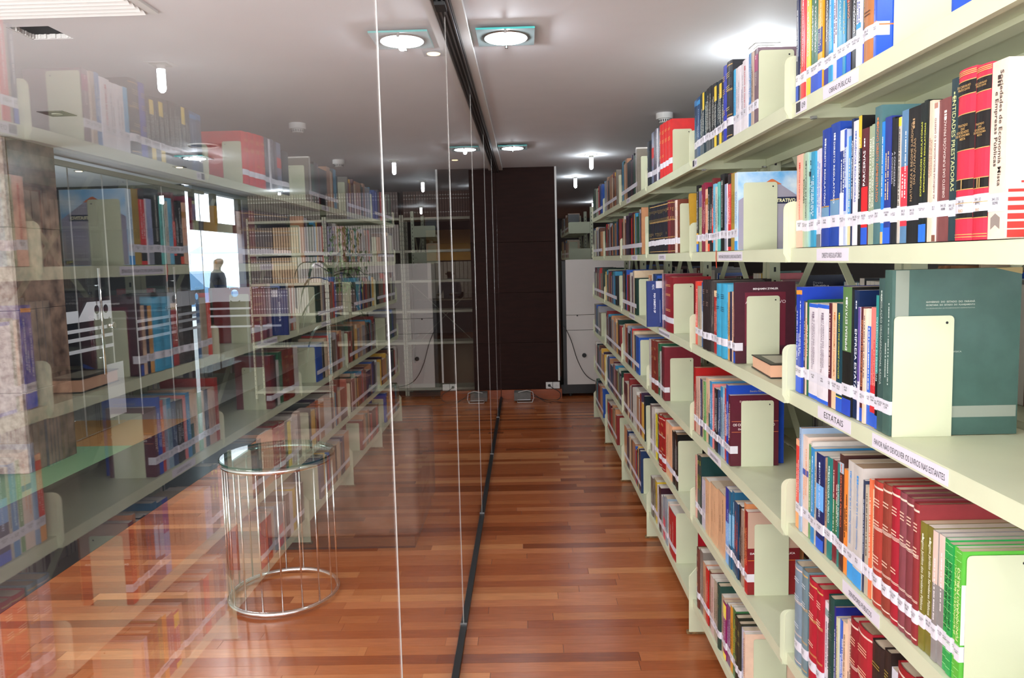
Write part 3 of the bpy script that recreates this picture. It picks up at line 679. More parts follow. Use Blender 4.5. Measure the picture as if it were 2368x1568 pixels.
    if acc == 'bigblue': cpan(0.004, dep-0.001, 0.058, 0.0605, 'f07840', 'cover_stripe')
    if acc == 'redtall': ctext('O', 0.012, 0.185, 0.010, 0.012, 'f0e8c0', 0.02); ctext('A', 0.012, 0.115, 0.010, 0.012, 'f0e8c0', 0.02)
    return root

def bookend(yb, x0, x1, h, z, label, tilt=0):
    r = 0.008; w_ = x1-x0; t = thing('bookend', label, 'bookend', (x0, yb, z), 'pale green steel bookends')
    pts = [(0, 0), (w_, 0)]
    for k in range(5):
        a = math.pi/2*k/4; pts.append((w_-r+r*math.cos(a), h-r+r*math.sin(a)))
    for k in range(5):
        a = math.pi/2+math.pi/2*k/4; pts.append((r+r*math.cos(a), h-r+r*math.sin(a)))
    MB().prism(pts, 'y', -0.0012, 0.0).build('upright', M_steel, t)
    MB().box(0.002, w_-0.002, 0.0, 0.11, 0.0002, 0.0012).build('base_tongue', M_steel, t)
    MB().prism([(0.0025*math.cos(a*math.pi/4), 0.0025*math.sin(a*math.pi/4)) for a in range(8)], 'y', -0.0016, -0.00125).build('hole', M_black, t).location = (w_-0.013, 0, h-0.013)
    return t
ROWS = [
 (1,'A',1.864,[
  (17.4,236,'1b2350','p','','ffffff','d',[(0, 0.16, '2a50b8')]),
  (11.6,231,'a09480','p','','3a2a20','d',[]),
  (27.4,230,'e02c38','p','LICITAÇÃO NA ADMINISTRAÇÃO','ffffff','u',[]),
  (7.2,225,'ece8e4','p','','',''),
  (23.2,223,'f0cc30','p','OBRAS PÚBLICAS','ffffff','d',[]),
  (22.0,219,'1f6a48','p','OBRAS PÚBLICAS','ffffff','d',[(0, 0.17, '2850c0')]),
  (27.5,215,'1f6444','p','OBRAS PÚBLICAS','ffffff','u',[(0, 0.17, '2850c0')]),
  (25.4,209,'f0a828','p','','fff0c0','d',[(0, 0.2, '2c58d0'), (0.33, 0.55, '33408c')]),
  (32.5,207,'26384c','p','Direito Serviço','ffffff','u',[(0, 0.18, '24369c')]),
  (17.7,202,'3ca0e0','p','','ffffff','d',[(0, 0.3, '2a8cc0')]),
  (23.2,197,'d8cfdc','p','','60506c','u',[]),
  (33.8,193,'2494bc','p','OBRAS PÚBLICAS','d0f0ff','u',[(0, 0.2, '2868d8')]),
  (13.6,187,'2c8cb8','p','','ffe0a0','u',[]),
  (22.7,186,'3c3434','p','CONTRATO','f0a080','u',[(0, 0.2, '2c58c8'), (0.62, 1, 'a83028')]),
  (28.1,183,'18181c','p','LICITAÇÃO AO CONTRATO','ffffff','u',[]),
  (20.7,182,'e4e4ec','p','','5060a0','d',[(0.3, 0.34, '38a0e0'), (0.62, 0.7, '38a0e0')]),
  (14.8,179,'40464c','p','','f0c040','d',[(0, 0.22, '2c50c8')]),
  (41.1,179,'b87848','h','','5a3420','u',[]),
  (12.5,185,'2458d0','p','','ffffff','u',[(0.2, 0.22, 'f07840')],'bigblue'),
 ],[1.439, 0.697, 0.802, 0.27]),
 (1,'B',1.866,[
  (45.0,223,'f0b8a0','p','LICITAÇÃO INDIRETA BRASILEIRA','d83028','u',[]),
  (18.0,221,'b4bf98','p','SERVIÇOS','40483c','u',[]),
  (19.1,221,'a9c4ae','p','SERVIÇOS DE REGULAÇÃO','30443c','u',[]),
  (21.5,219,'8cc6d0','p','SOBRE SERVIÇOS','24343c','d',[(0.75, 0.8, '203040')]),
  (23.8,217,'3898bc','p','','ffffff','u',[]),
  (13.7,218,'dcd8e2','p','','4880d0','d',[(0, 0.13, '70747c')]),
  (15.5,219,'d8d4e0','p','','4880d0','d',[(0, 0.13, '70747c')]),
  (8.6,223,'38282a','p','','e06030','d',[]),
  (41.2,256,'1c3c9c','p','DIREITO REGULATÓRIO','ffffff','d',[(0.17, 0.34, '6c94b4'), (0.335, 0.345, 'e0a840')]),
  (47.5,261,'1e429e','p','DIREITO REGULATÓRIO','ffffff','d',[(0.17, 0.38, '6c94b4'), (0.375, 0.385, 'e0a840')]),
  (30.2,241,'2a3f88','p','','ffffff','d',[(0.82, 1, 'eceaf4'), (0, 0.46, 'e4e2ec')]),
  (11.3,238,'b8c4e0','p','','2a4ab0','d',[(0.85, 1, '3858b8'), (0.3, 0.5, '3858b8')]),
  (15.6,222,'4090d0','p','','f0e0b0','d',[(0, 0.2, 'e0c890')]),
  (12.0,254,'1c2c54','p','Agências Reguladoras e o Direito','ffffff','d',[]),
  (26.6,247,'e8e4ec','p','AGÊNCIAS REGULADORAS','4868b8','d',[]),
  (13.5,253,'1c1a1c','p','AGÊNCIAS REGULADORAS','f0ece4','d',[(0.75, 1, 'dcb82c')]),
  (27.2,225,'581c24','p','PARCERIAS','ffffff','u',[(0, 0.15, '2858c8'), (0.15, 0.5, 'd81c24')]),
  (14.7,226,'9fac8c','p','DIREITO DO TERCEIRO','f4f4e8','d',[]),
  (14.4,227,'9cab8e','p','DIREITO DO TERCEIRO SETOR','f4f4e8','d',[]),
  (28.0,256,'4c7276','p','O NOVO DIREITO ADMINISTRATIVO','e08048','d',[]),
  (9.1,224,'2c84d8','p','','ffffff','d',[(0, 0.1, 'e8b878')]),
  (24.4,230,'28388c','p','','f0d0a0','d',[(0, 0.13, '2c60d0')]),
  (10.8,226,'18181c','p','A CONCESSÃO','c8c8d0','d',[]),
  (11.9,222,'1c1c20','p','A CONCESSÃO','c8c8d0','d',[]),
  (9.2,222,'c8c0b4','p','','383430','d',[(0.93, 1, 'f0d040')]),
  (24.5,231,'5c84aa','p','','ffffff','d',[(0.13, 0.58, 'e83848')]),
  (41.8,230,'1c1a1a','p','NATUREZA E REGIME JURÍDICO|DAS AUTARQUIAS','b09068','u',[]),
  (13.0,231,'18201e','p','EXPROPRIAÇÕES REGULATÓRIAS','d8dc50','u',[(0, 0.13, '2c70e0')]),
  (12.0,233,'18201e','p','EXPROPRIAÇÕES REGULATÓRIAS','d8dc50','u',[(0, 0.13, '2c70e0')]),
  (9.7,230,'ecd0b8','p','FUNDAÇÕES PÚBLICAS','8c6850','u',[]),
  (8.8,228,'e8ccb4','p','FUNDAÇÕES PÚBLICAS','8c6850','u',[]),
  (10.4,223,'eadcd2','p','AS AGÊNCIAS REGULADORAS E O DIREITO','805040','u',[(0.96, 1, 'b08070'), (0, 0.05, '7c5040')]),
  (42.5,225,'7c4644','p','DIREITO DAS FUNDAÇÕES PRIVADAS','e8d4cc','u',[]),
  (19.5,248,'283c42','p','ENTIDADES PRESTADORAS','c8cc90','d',[]),
  (45.5,254,'d83048','h','','e8c878','d',[(0.13, 0.22, '181414'), (0.3, 0.36, '181414'), (0.53, 0.74, '181414'), (0.85, 0.93, '181414')],'tratado1'),
  (36.5,250,'d83048','h','','e8c878','d',[(0.13, 0.22, '181414'), (0.3, 0.36, '181414'), (0.53, 0.74, '181414'), (0.85, 0.93, '181414')],'tratado2'),
  (36.2,245,'e8d2c0','p','Sociedades de Economia Mista|e Empresas Públicas','40342c','d',[],'sociedades'),
 ],[1.051, 0.696, 0.751, 0.176]),
 (1,'C',1.841,[
  (17.2,258,'2844b8','p','','ffffff','d',[(0.93, 0.97, 'f09838'), (0, 0.16, '3060d8')]),
  (23.0,259,'2444b4','p','','ffffff','d',[(0.93, 0.97, 'f09838'), (0, 0.16, '3060d8')],'tall'),
  (12.0,225,'4c4a48','p','','d0d0d0','d',[]),
  (12.6,223,'ecd0b0','p','','e07028','d',[]),
  (9.5,230,'246440','p','','f0f0e0','d',[]),
  (59.2,223,'e8e2e8','p','O DIREITO DAS AGÊNCIAS|REGULADORAS INDEPENDENTES','887888','d',[(0, 0.04, '2c60d0'), (0.96, 1, '2c60d0')]),
  (64.2,225,'e8e2e8','p','O DIREITO DAS AGÊNCIAS|REGULADORAS INDEPENDENTES','887888','d',[(0, 0.04, '2c60d0'), (0.96, 1, '2c60d0')]),
  (13.8,230,'5c2430','p','','f0d0c0','u',[]),
  (29.3,231,'f0cca8','p','ADMINISTRATIVO E EMPRESAS DO ESTADO','d08040','u',[]),
  (30.5,232,'1c4450','p','ESTATUTO JURÍDICO DAS ESTATAIS','e0dc38','u',[(0, 0.13, '2c5cc8'), (0.13, 0.14, 'f0d830')]),
  (42.6,269,'1c1c1a','p','EMPRESAS ESTATAIS','ffffff','u',[(0.5, 1, '587c48'), (0, 0.13, '2848b8')],'estatais'),
  (23.6,263,'16284f','p','EMPRESA ESTATAL','f0f4ff','d',[]),
  (9.5,230,'e4e0ec','p','','6050a0','d',[(0.35, 1, '6a5098')]),
  (18.1,231,'5c2028','p','REGIME JURÍDICO DE LICITAÇÕES','e08850','u',[(0, 0.12, '2c58c0')]),
  (11.6,229,'f0ceb4','p','','504850','u',[]),
  (14.9,230,'e8d0c0','p','','f0e8e0','u',[(0.15, 0.85, '2c68c8'), (0, 0.15, '2860c8')]),
  (22.8,233,'f08078','p','','c84850','u',[(0, 0.12, '2c58c0'), (0.12, 0.35, 'c82830')]),
  (11.8,258,'101416','p','ENTIDADES DE AUTOGESTÃO','c8f0ec','u',[(0.42, 1, '2c8a84'), (0, 0.1, '2c58c0')]),
  (25.3,317,'3c5652','p','LEGISLAÇÃO ORGANIZACIONAL BÁSICA','b8c4bc','d',[]),
  (27.9,318,'45625a','p','','b8c4bc','d',[],'green'),
 ],[1.359, 0.67, 0.778, 0.223]),
 (1,'D',1.835,[
  (26.2,225,'e84840','p','','ffd0c0','u',[(0, 0.2, 'f0a868'), (0.93, 1, 'f0b088')]),
  (15.2,259,'9cb4d0','p','','7088b8','d',[],'tall'),
  (35.7,245,'ead2c2','p','','f09858','d',[(0.6, 0.66, '4858a8')]),
  (16.4,230,'70a468','p','','e0f0d0','d',[]),
  (7.8,240,'dcd4cc','p','','706860','d',[]),
  (22.9,229,'3890cc','p','Responsabilidade Penal','d0ecff','u',[]),
  (10.6,224,'c4bcae','p','','504840','d',[]),
  (42.3,226,'1c2a62','p','SERVIDOR PÚBLICO','d8e4ff','u',[(0, 0.12, '2c60d0'), (0.42, 0.68, '6cb0f0')]),
  (15.8,224,'b49678','p','','6c4830','d',[]),
  (22.8,231,'28807a','p','SERVIDOR PÚBLICO','e8fff8','d',[]),
  (15.6,231,'7a2c34','p','','f0e0d0','d',[(0.22, 0.62, '2c7048')]),
  (14.2,230,'742c38','p','','f0e0d0','d',[(0.22, 0.62, '2c7048')]),
  (14.0,230,'28807a','p','SERVIDOR PÚBLICO','e8fff8','d',[]),
  (20.0,255,'4c302c','p','SERVIDOR PÚBLICO','e07050','d',[(0.84, 0.93, 'a8b8c8')]),
  (21.6,228,'f08c3a','p','','201c18','u',[]),
  (28.9,253,'ccc6c0','p','Funcionários Públicos à luz da Jurisprudência','4090d8','u',[(0, 0.2, '3c98dc')]),
  (40.9,253,'cac4be','p','Funcionários Públicos à luz da Jurisprudência','4090d8','u',[(0, 0.14, '3c98dc')],'tall'),
  (10.1,231,'303c58','p','','b0b8c8','d',[]),
  (15.4,224,'beb29e','p','','504438','u',[]),
  (10.2,241,'f07850','p','','fff0e0','d',[]),
  (13.1,223,'ecdab8','p','DOS FUNCIONÁRIOS MUNICIPAIS','3c342c','u',[]),
  (35.9,248,'a83a30','h','','f0c8b0','d',[],'bound'),
  (34.2,253,'8e3c30','h','','f0c8b0','d',[],'bound'),
  (28.9,256,'a41f30','h','','f0c8b0','d',[],'bound'),
  (24.1,256,'84444c','h','','f0c8b0','d',[],'bound'),
  (23.2,255,'7e3a40','h','','f0c8b0','d',[],'bound'),
  (19.0,251,'8e3034','h','','f0c8b0','d',[],'bound'),
  (18.5,224,'7c7430','p','Regime Jurídico dos Servidores Públicos','f0f0d8','d',[]),
  (21.2,224,'787030','p','Regime Jurídico dos Servidores Públicos','f0f0d8','d',[]),
  (14.9,223,'8e8886','p','','e8e0e0','d',[(0.6, 1, 'd8c0b4')]),
  (16.4,222,'8e8886','p','','e8e0e0','d',[(0.6, 1, 'd8c0b4')]),
  (13.6,221,'2ca050','p','FUNCIONÁRIO PÚBLICO','104828','u',[]),
  (13.3,219,'2ca050','p','FUNCIONÁRIO PÚBLICO','104828','u',[]),
  (13.0,218,'64bc44','p','FUNCIONÁRIO PÚBLICO','f0f0b0','u',[]),
  (14.1,219,'5cb440','p','FUNCIONÁRIO PÚBLICO','f0f0b0','u',[]),
 ],[1.123, 0.673, 0.761, 0.219]),
 (1,'E',1.828,[
  (48.3,261,'7c90a0','h','','d0d8e0','d',[],'bound'),
  (37.3,263,'6e868e','h','','d0d8e0','d',[],'bound'),
  (8.6,259,'1c4a40','p','','','d',[]),
  (47.4,261,'b01c30','h','','f0c8b0','d',[],'bound'),
  (35.5,262,'b01c30','h','','f0c8b0','d',[],'bound'),
  (30.6,239,'ece8f0','p','','605868','u',[(0.86, 0.93, '8ca8a8')]),
  (31.2,268,'1c4440','h','','506860','d',[]),
  (8.3,254,'1c2484','p','','ffffff','d',[],'tall'),
  (9.9,235,'d8d4ac','p','','807850','d',[]),
  (21.5,235,'1c5cd0','p','','ffffff','d',[]),
  (16.8,242,'f0ceb0','p','','806040','d',[]),
  (25.6,254,'ecc8b4','p','','806050','d',[]),
  (35.4,273,'8c1c28','h','','e8b898','d',[],'bound'),
  (61.5,280,'a82430','h','','e8b898','d',[],'bound'),
  (49.3,276,'2c201e','h','','a08840','d',[]),
  (24.5,283,'2c201e','h','','a08840','d',[]),
  (25.6,259,'d8d8e4','p','','3870c0','d',[(0, 0.9, '3890d8')]),
  (60.9,286,'941c24','h','','e8b898','d',[],'bound'),
  (47.7,310,'8c2026','h','','e8b898','d',[],'bound'),
 ],[1.2, 0.711, 0.781, 0.293]),
 (2,'A',2.918,[
  (47.2,218,'1c3a5c','p','','58b0e0','u',[(0.9, 1, '3878b0')]),
  (56.1,218,'24507e','p','','d8ecff','u',[(0.88, 0.95, '3890d0')]),
  (43.9,221,'1c3440','p','','e8f0e8','u',[]),
  (28.5,218,'1c3440','p','','e8f0e8','u',[(0.72, 1, 'f0d030')]),
  (23.7,217,'20343c','p','','e8f0e8','u',[]),
  (35.5,219,'16201f','p','','e8f0e8','u',[]),
  (38.5,219,'141a1e','p','','e8f0e8','u',[]),
  (42.5,216,'161a1e','p','','e8f0e8','u',[]),
  (31.3,213,'1c2c38','p','','e8f0e8','u',[(0.72, 0.95, 'f0d030'), (0, 0.2, 'f0d030')]),
  (36.5,211,'1c2c38','p','','e8f0e8','u',[]),
  (29.6,207,'1c2c38','p','','e8f0e8','u',[(0.72, 0.95, 'f0d030'), (0, 0.2, 'f0d030')]),
  (28.9,204,'202428','p','','e8f0e8','u',[]),
  (41.6,236,'2834ac','h','','c8a860','d',[]),
  (64.5,236,'1e1e26','h','','c8b888','d',[],'bound'),
  (26.9,202,'ece8f0','p','','6070a0','d',[(0.3, 1, '38b0e4')]),
  (51.9,199,'ece6ec','p','','888094','u',[]),
  (30.8,198,'ece6ec','p','','888094','u',[]),
  (51.9,201,'ece6ec','p','CURSO DE DIREITO','c83848','u',[]),
  (24.2,208,'4a88c4','p','','f0e8d8','d',[]),
  (21.9,206,'c0aa98','p','','706050','d',[]),
  (17.2,203,'ead8cc','p','','a08878','d',[]),
  (31.1,203,'7c6470','p','Curso','f0e0e0','u',[(0.7, 0.92, 'a03868')],'tan'),
 ],[2.111, 0.657, 0.753, 0.196]),
 (2,'B',2.852,[
  (30.3,248,'1a1a1a','p','','e0e0e0','u',[(0, 0.12, '3068d8'), (0.12, 0.28, 'f0b020')]),
  (52.1,235,'b4bc8c','p','','686048','d',[(0.7, 0.95, '78688c')]),
  (19.8,243,'8c2440','p','','f0d0c8','d',[]),
  (31.4,247,'902844','p','','f0d0c8','d',[]),
  (36.9,222,'f0c0a0','p','','e05038','u',[(0.75, 0.85, 'b08030')]),
  (25.8,226,'181818','p','','e8e8e8','u',[(0, 0.12, 'e85030')]),
  (23.3,220,'1c1c1e','p','','e0e0e0','u',[]),
  (24.8,251,'782c30','p','','f0d8d0','u',[(0.12, 0.6, 'e03830'), (0, 0.12, '2c1c1c')]),
  (31.1,229,'78c4e4','p','','3878a0','d',[]),
  (25.7,217,'dad4c6','p','','605850','u',[]),
  (30.7,230,'6cc8c0','p','','2c3c40','u',[]),
  (49.5,251,'181818','p','DIREITO ADMINISTRATIVO','e8e8e0','u',[]),
  (43.3,215,'a8b0d4','p','','5878b8','u',[(0, 0.3, '888c9c')]),
  (8.5,214,'e8e4ec','p','','888','u',[]),
  (37.5,241,'e02c2c','p','','ffffff','u',[(0.05, 0.17, '201c1c'), (0.87, 1, '2c1c1c')]),
  (44.2,239,'b09440','p','','786428','d',[]),
  (33.4,236,'d8ecf8','p','','3080c0','u',[(0, 0.12, '40a0e8')],'novo'),
 ],[2.302, 0.672, 0.774, 0.205]),
 (2,'C',2.879,[
  (39.7,242,'f04838','p','','ffffff','d',[]),
  (54.1,226,'b8a890','p','','786858','d',[]),
  (38.6,241,'2460a0','p','','e0e8f0','u',[(0.2, 0.55, 'b8c4d0')]),
  (55.9,252,'2a1c1c','h','','806860','d',[]),
  (51.2,253,'2a1e1e','h','','806860','d',[],'tall'),
  (43.2,251,'4c4442','p','','b8a8a0','d',[]),
  (47.7,219,'b83030','p','','f0e0c0','u',[(0.9, 1, 'e8c8a0')]),
  (59.5,245,'3ca0c8','h','','1c4860','d',[]),
  (60.0,246,'3ca0c8','h','','1c4860','d',[]),
  (8.5,245,'68b8d8','p','','1c4860','d',[]),
  (29.2,220,'e0a050','p','','5c3820','d',[]),
  (13.3,223,'242448','p','','fff','d',[]),
  (31.2,224,'ecc4a4','p','','8c6450','u',[]),
  (19.7,254,'4c2430','p','','d08080','u',[(0, 0.14, '2c50b0')],'zymler'),
 ],[2.325, 0.69, 0.792, 0.212]),
 (2,'D',2.896,[
  (30.5,251,'ac1818','p','','f0d0c0','u',[],'tall'),
  (28.3,219,'d0aa9a','p','','584040','u',[]),
  (29.3,221,'d4ae9c','p','','584040','u',[]),
  (31.9,220,'303054','p','','d8d8e8','u',[]),
  (31.2,219,'e4bc94','p','','7c5838','u',[]),
  (30.5,221,'68a060','p','','e8f0d0','u',[]),
  (37.2,239,'e2ba9a','p','','7c5838','u',[]),
  (29.1,231,'ecc8a8','p','','406060','u',[(0, 0.5, '2c5c58')]),
  (28.4,237,'3c90c4','p','','e0f0ff','u',[]),
  (20.9,231,'e88080','p','','fff0f0','u',[]),
  (27.4,221,'202028','p','','e0e0e8','u',[]),
  (26.9,223,'1c1c24','p','','e0e0e8','u',[]),
  (35.4,225,'304c78','p','','e8f0f8','u',[]),
  (29.4,242,'8cacc0','p','','304050','u',[(0.85, 1, '2888b8')]),
  (25.0,222,'b8b8cc','p','','505068','u',[]),
  (24.5,244,'cc3830','p','','fff0e0','u',[]),
  (27.6,261,'1c48b4','p','','f0f0ff','u',[],'evandro'),
  (23.5,232,'5c2030','p','','f0d8c8','u',[],'contratos'),
 ],[2.377, 0.689, 0.793, 0.216]),
 (2,'E',2.886,[
  (23.9,250,'e0a898','p','','803828','u',[]),
  (38.4,259,'1c4040','p','REFORMAS','e4dc40','u',[]),
  (37.4,266,'1c4040','p','REFORMAS','e4dc40','u',[]),
  (62.8,190,'ccc4d4','p','','706880','d',[]),
  (67.4,206,'e0b48c','p','','b08458','d',[]),
  (105.4,213,'e2b48c','p','','b08458','d',[]),
  (106.3,219,'dcae88','p','','604430','d',[]),
  (40.4,259,'2038a4','p','','c8d8f8','d',[(0, 0.55, '80b0e8')]),
  (29.8,260,'286488','p','','c0e4f8','d',[(0.3, 0.7, '80b8e0')]),
  (29.0,268,'286488','p','','c0e4f8','d',[(0.3, 0.7, '80b8e0')]),
  (28.4,244,'20486c','p','','e06050','d',[]),
  (22.2,246,'204468','p','','e06050','d',[]),
  (30.4,248,'201c20','p','','a09090','d',[]),
  (23.4,244,'a48c7c','p','','604838','u',[]),
  (22.9,273,'d08858','p','','703818','u',[]),
  (28.5,258,'8c2024','p','','f0a060','u',[(0, 0.42, 'b01c20')],'publica'),
 ],[2.187, 0.675, 0.778, 0.222]),
 (2,'F',2.877,[
  (28.4,197,'20406c','p','','e8d0b0','d',[(0.2, 0.4, 'e8c8a0')]),
  (41.7,239,'6c3a30','h','','c0a080','d',[]),
  (48.1,247,'7c746c','p','','d0c8c0','u',[]),
  (41.0,218,'c49474','p','','7c5030','u',[]),
  (43.4,214,'c41c20','p','','f0c0b0','u',[]),
  (35.2,220,'70382c','p','','c0a080','u',[]),
  (51.1,217,'ccb4ac','p','','a03838','u',[]),
  (23.2,222,'b0a490','p','','605040','u',[]),
  (26.1,223,'a89c8c','p','','605040','u',[]),
  (38.1,231,'20443a','h','','8c8c60','u',[]),
  (34.0,207,'bca48c','p','','604c3c','u',[]),
  (36.1,201,'8c2060','p','','f0d0e8','u',[(0.72, 0.96, 'f0d858'), (0, 0.1, 'f0d858')]),
  (49.4,208,'784474','p','','e0c8e0','u',[]),
  (28.2,225,'d89830','p','','604010','u',[]),
  (34.4,230,'387040','p','','e0d040','u',[]),
  (33.4,224,'2a2c20','h','','a09850','u',[]),
  (28.6,219,'2a2c20','h','','a09850','u',[]),
  (28.0,212,'c8c8dc','p','','5868a8','u',[]),
  (19.9,211,'ecc8b0','p','','806050','u',[],'cream'),
 ],[2.207, 0.68, 0.781, 0.198]),
 (3,'A',3.941,[
  (103.3,222,'16222c','h','','485868','u',[]),
  (68.8,254,'7c84a0','p','','e03830','u',[(0.5, 0.7, 'd83830')]),
  (40.7,250,'403040','p','','c0b0c0','u',[]),
  (56.6,255,'5c586c','p','','ffffff','u',[]),
  (22.2,249,'e4e4ec','p','','808080','u',[]),
  (67.5,251,'40485c','p','','ffffff','u',[]),
  (72.7,245,'d42828','h','','e8b060','u',[]),
  (67.3,241,'d42828','h','','e8b060','u',[]),
  (71.8,236,'d42828','h','','e8b060','u',[]),
  (80.0,229,'d82828','h','','e8b060','u',[],'tall'),
 ],[3.288, 0.654, 0.737, 0.185]),
 (3,'B',3.917,[
  (39.3,250,'0c3024','h','','809080','u',[]),
  (43.4,246,'14141e','h','','a08850','u',[],'bound'),
  (44.1,245,'181624','h','','a08850','u',[],'bound'),
  (43.1,243,'1c1420','h','','a08850','u',[],'bound'),
  (42.1,242,'121420','h','','a08850','u',[],'bound'),
  (41.2,241,'14141e','h','','a08850','u',[],'bound'),
  (40.3,240,'181624','h','','a08850','u',[],'bound'),
  (37.9,239,'1c1420','h','','a08850','u',[],'bound'),
  (38.6,238,'121420','h','','a08850','u',[],'bound'),
  (37.7,237,'14141e','h','','a08850','u',[],'bound'),
  (36.9,236,'181624','h','','a08850','u',[],'bound'),
  (36.2,235,'1c1420','h','','a08850','u',[],'bound'),
  (35.4,234,'121420','h','','a08850','u',[],'bound'),
  (69.9,234,'6c1c24','h','','d0a060','u',[],'bound'),
  (49.1,232,'5c2020','h','','d0a060','u',[],'bound'),
  (47.6,229,'58201e','h','','d0a060','u',[],'bound'),
  (51.9,222,'e0c8bc','h','','a08878','u',[]),
  (42.6,222,'703420','h','','c09060','u',[]),
 ],[3.138, 0.653, 0.674, 0.205]),
 (3,'C',3.572,[
  (36.9,258,'b08890','p','','ffffff','u',[]),
  (33.6,257,'5c2c3c','p','','e0c0c0','u',[]),
  (38.0,258,'8c3040','p','','e0c0c0','u',[]),
  (178.3,248,'8c1420','h','','d8a868','u',[]),
 ],[3.283, 0.654, 0.742, 0.22]),
 (3,'D',3.939,[
  (76.5,250,'d4ccc4','p','','807870','u',[]),
  (85.6,256,'7c2c20','h','','c09060','u',[]),
  (93.3,263,'74281e','h','','c09060','u',[]),
  (56.1,257,'2c6848','p','','d0e0c8','u',[]),
  (38.2,222,'c8c4c0','p','','606060','u',[]),
  (37.5,251,'303034','p','','a02828','u',[]),
  (52.2,256,'782430','p','','20283c','u',[],'cream2'),
 ],[3.497, 0.679, 0.788, 0.205]),
 (3,'E',4.001,[
  (52.8,248,'6c5c58','p','','c0c0c0','u',[]),
  (51.4,240,'d8d0cc','p','','808080','u',[]),
  (50.1,248,'d4ccc4','p','','808080','u',[]),
  (35.0,221,'c0b8b0','p','','808080','u',[]),
  (54.8,233,'ecdc30','p','','807010','u',[]),
  (53.2,241,'1c4438','p','','80a090','u',[]),
  (89.7,253,'9c1c1c','h','','e0a868','u',[],'bound'),
  (94.5,264,'9c1c1c','h','','e0a868','u',[],'bound'),
  (92.6,256,'f0bc94','p','','4c4440','u',[]),
  (82.6,259,'f2b48c','p','','c08c60','u',[]),
  (45.1,244,'1c1c1e','p','','a0a0a0','u',[]),
  (46.5,252,'181818','p','','c0c0c0','u',[]),
  (45.2,251,'161616','p','','c0c0c0','u',[],'tall'),
 ],[3.206, 0.655, 0.76, 0.226]),
 (3,'F',3.919,[
  (68.7,209,'6c645c','p','','d0c8c0','u',[]),
  (59.5,218,'8c8474','p','','504840','u',[]),
  (47.7,222,'d8b830','p','','403820','u',[]),
  (59.6,213,'e0dce0','p','','803040','u',[]),
  (57.8,227,'3c1c28','p','','d0c8c8','u',[]),
  (49.9,197,'a8a8a8','p','','606060','u',[]),
  (66.5,213,'8c9cac','p','','e05068','u',[(0, 0.5, 'd86070')]),
  (58.4,230,'98a8b4','p','','405060','u',[]),
  (42.6,219,'e4d0c0','p','','806850','u',[]),
  (153.0,214,'b41428','p','','f0e0d0','u',[],'redtall'),
 ],[3.254, 0.654, 0.751, 0.231]),
]
DEPS = {'green': 0.232, 'zymler': 0.186, 'novo': 0.207, 'contratos': 0.155, 'evandro': 0.180, 'publica': 0.157, 'bigblue': 0.235, 'sociedades': 0.165, 'tall': 0.20, 'tan': 0.165, 'cream': 0.155, 'cream2': 0.17, 'redtall': 0.15}
BEND_LABEL = {(1, 'A'): 'pale green bookend against the big blue book, top shelf of nearest bookcase', (1, 'B'): 'pale green bookend at the cream book with red stripes, right edge of photo',
 (1, 'C'): 'pale green bookend standing against the tall dark green book cover', (1, 'D'): 'pale green bookend against the bright green paperbacks, lower right corner', (1, 'E'): 'pale green bookend below the bright green paperbacks, lowest shelf in view',
 (2, 'A'): 'pale green bookend beside white and tan books on second bookcase top', (2, 'B'): 'pale green bookend against the sky and pyramid cover', (2, 'C'): 'pale green bookend against the maroon cover by BENJAMIN ZYMLER',
 (2, 'D'): 'pale green bookend against the maroon cover with orange rules, OS CONTRATOS', (2, 'E'): 'pale green bookend against the red cover ending in PÚBLICA', (2, 'F'): 'pale green bookend against the cream cover, lowest shelf of second bookcase',
 (3, 'A'): 'pale green bookend against the bright red hardbacks, top of third bookcase', (3, 'B'): 'pale green bookend beside long row of black volumes, third bookcase', (3, 'C'): 'pale green bookend against the dark red hardback, third bookcase third shelf',
 (3, 'D'): 'pale green bookend against the peach cover, third bookcase fourth shelf', (3, 'E'): 'pale green bookend against the black books, third bookcase fifth shelf', (3, 'F'): 'pale green bookend beside red book, lowest shelf of third bookcase'}
JN = {1: 1.862, 2: 2.902, 3: 3.945}
BZ = 0.0016
def blabel(sec, lv, i, col, kind, title, th, H):
    c = cname(col); t = title.replace('|', ' ')
    ad = 'thin ' if th < 0.012 else ('thick ' if th > 0.04 else '')
    if H > 0.265: ad = 'tall ' + ad
    nm = 'hardback' if kind == 'h' else 'paperback'
    s = '%s%s %s' % (ad, c, nm)
    pos = '%s from the left %s' % (ordinal(i), SHELFD[(sec, lv)])
    if t and len(t.split()) <= 3 and len((s+' '+pos).split())+len(t.split())+1 <= 13: s += ' titled '+t
    s = s+', '+pos
    if len(s.replace('-', ' ').split()) > 15: s = s.replace('tall ', '', 1)
    if len(s.replace('-', ' ').split()) > 15: s = s.replace('thin ', '', 1).replace('thick ', '', 1)
    return s
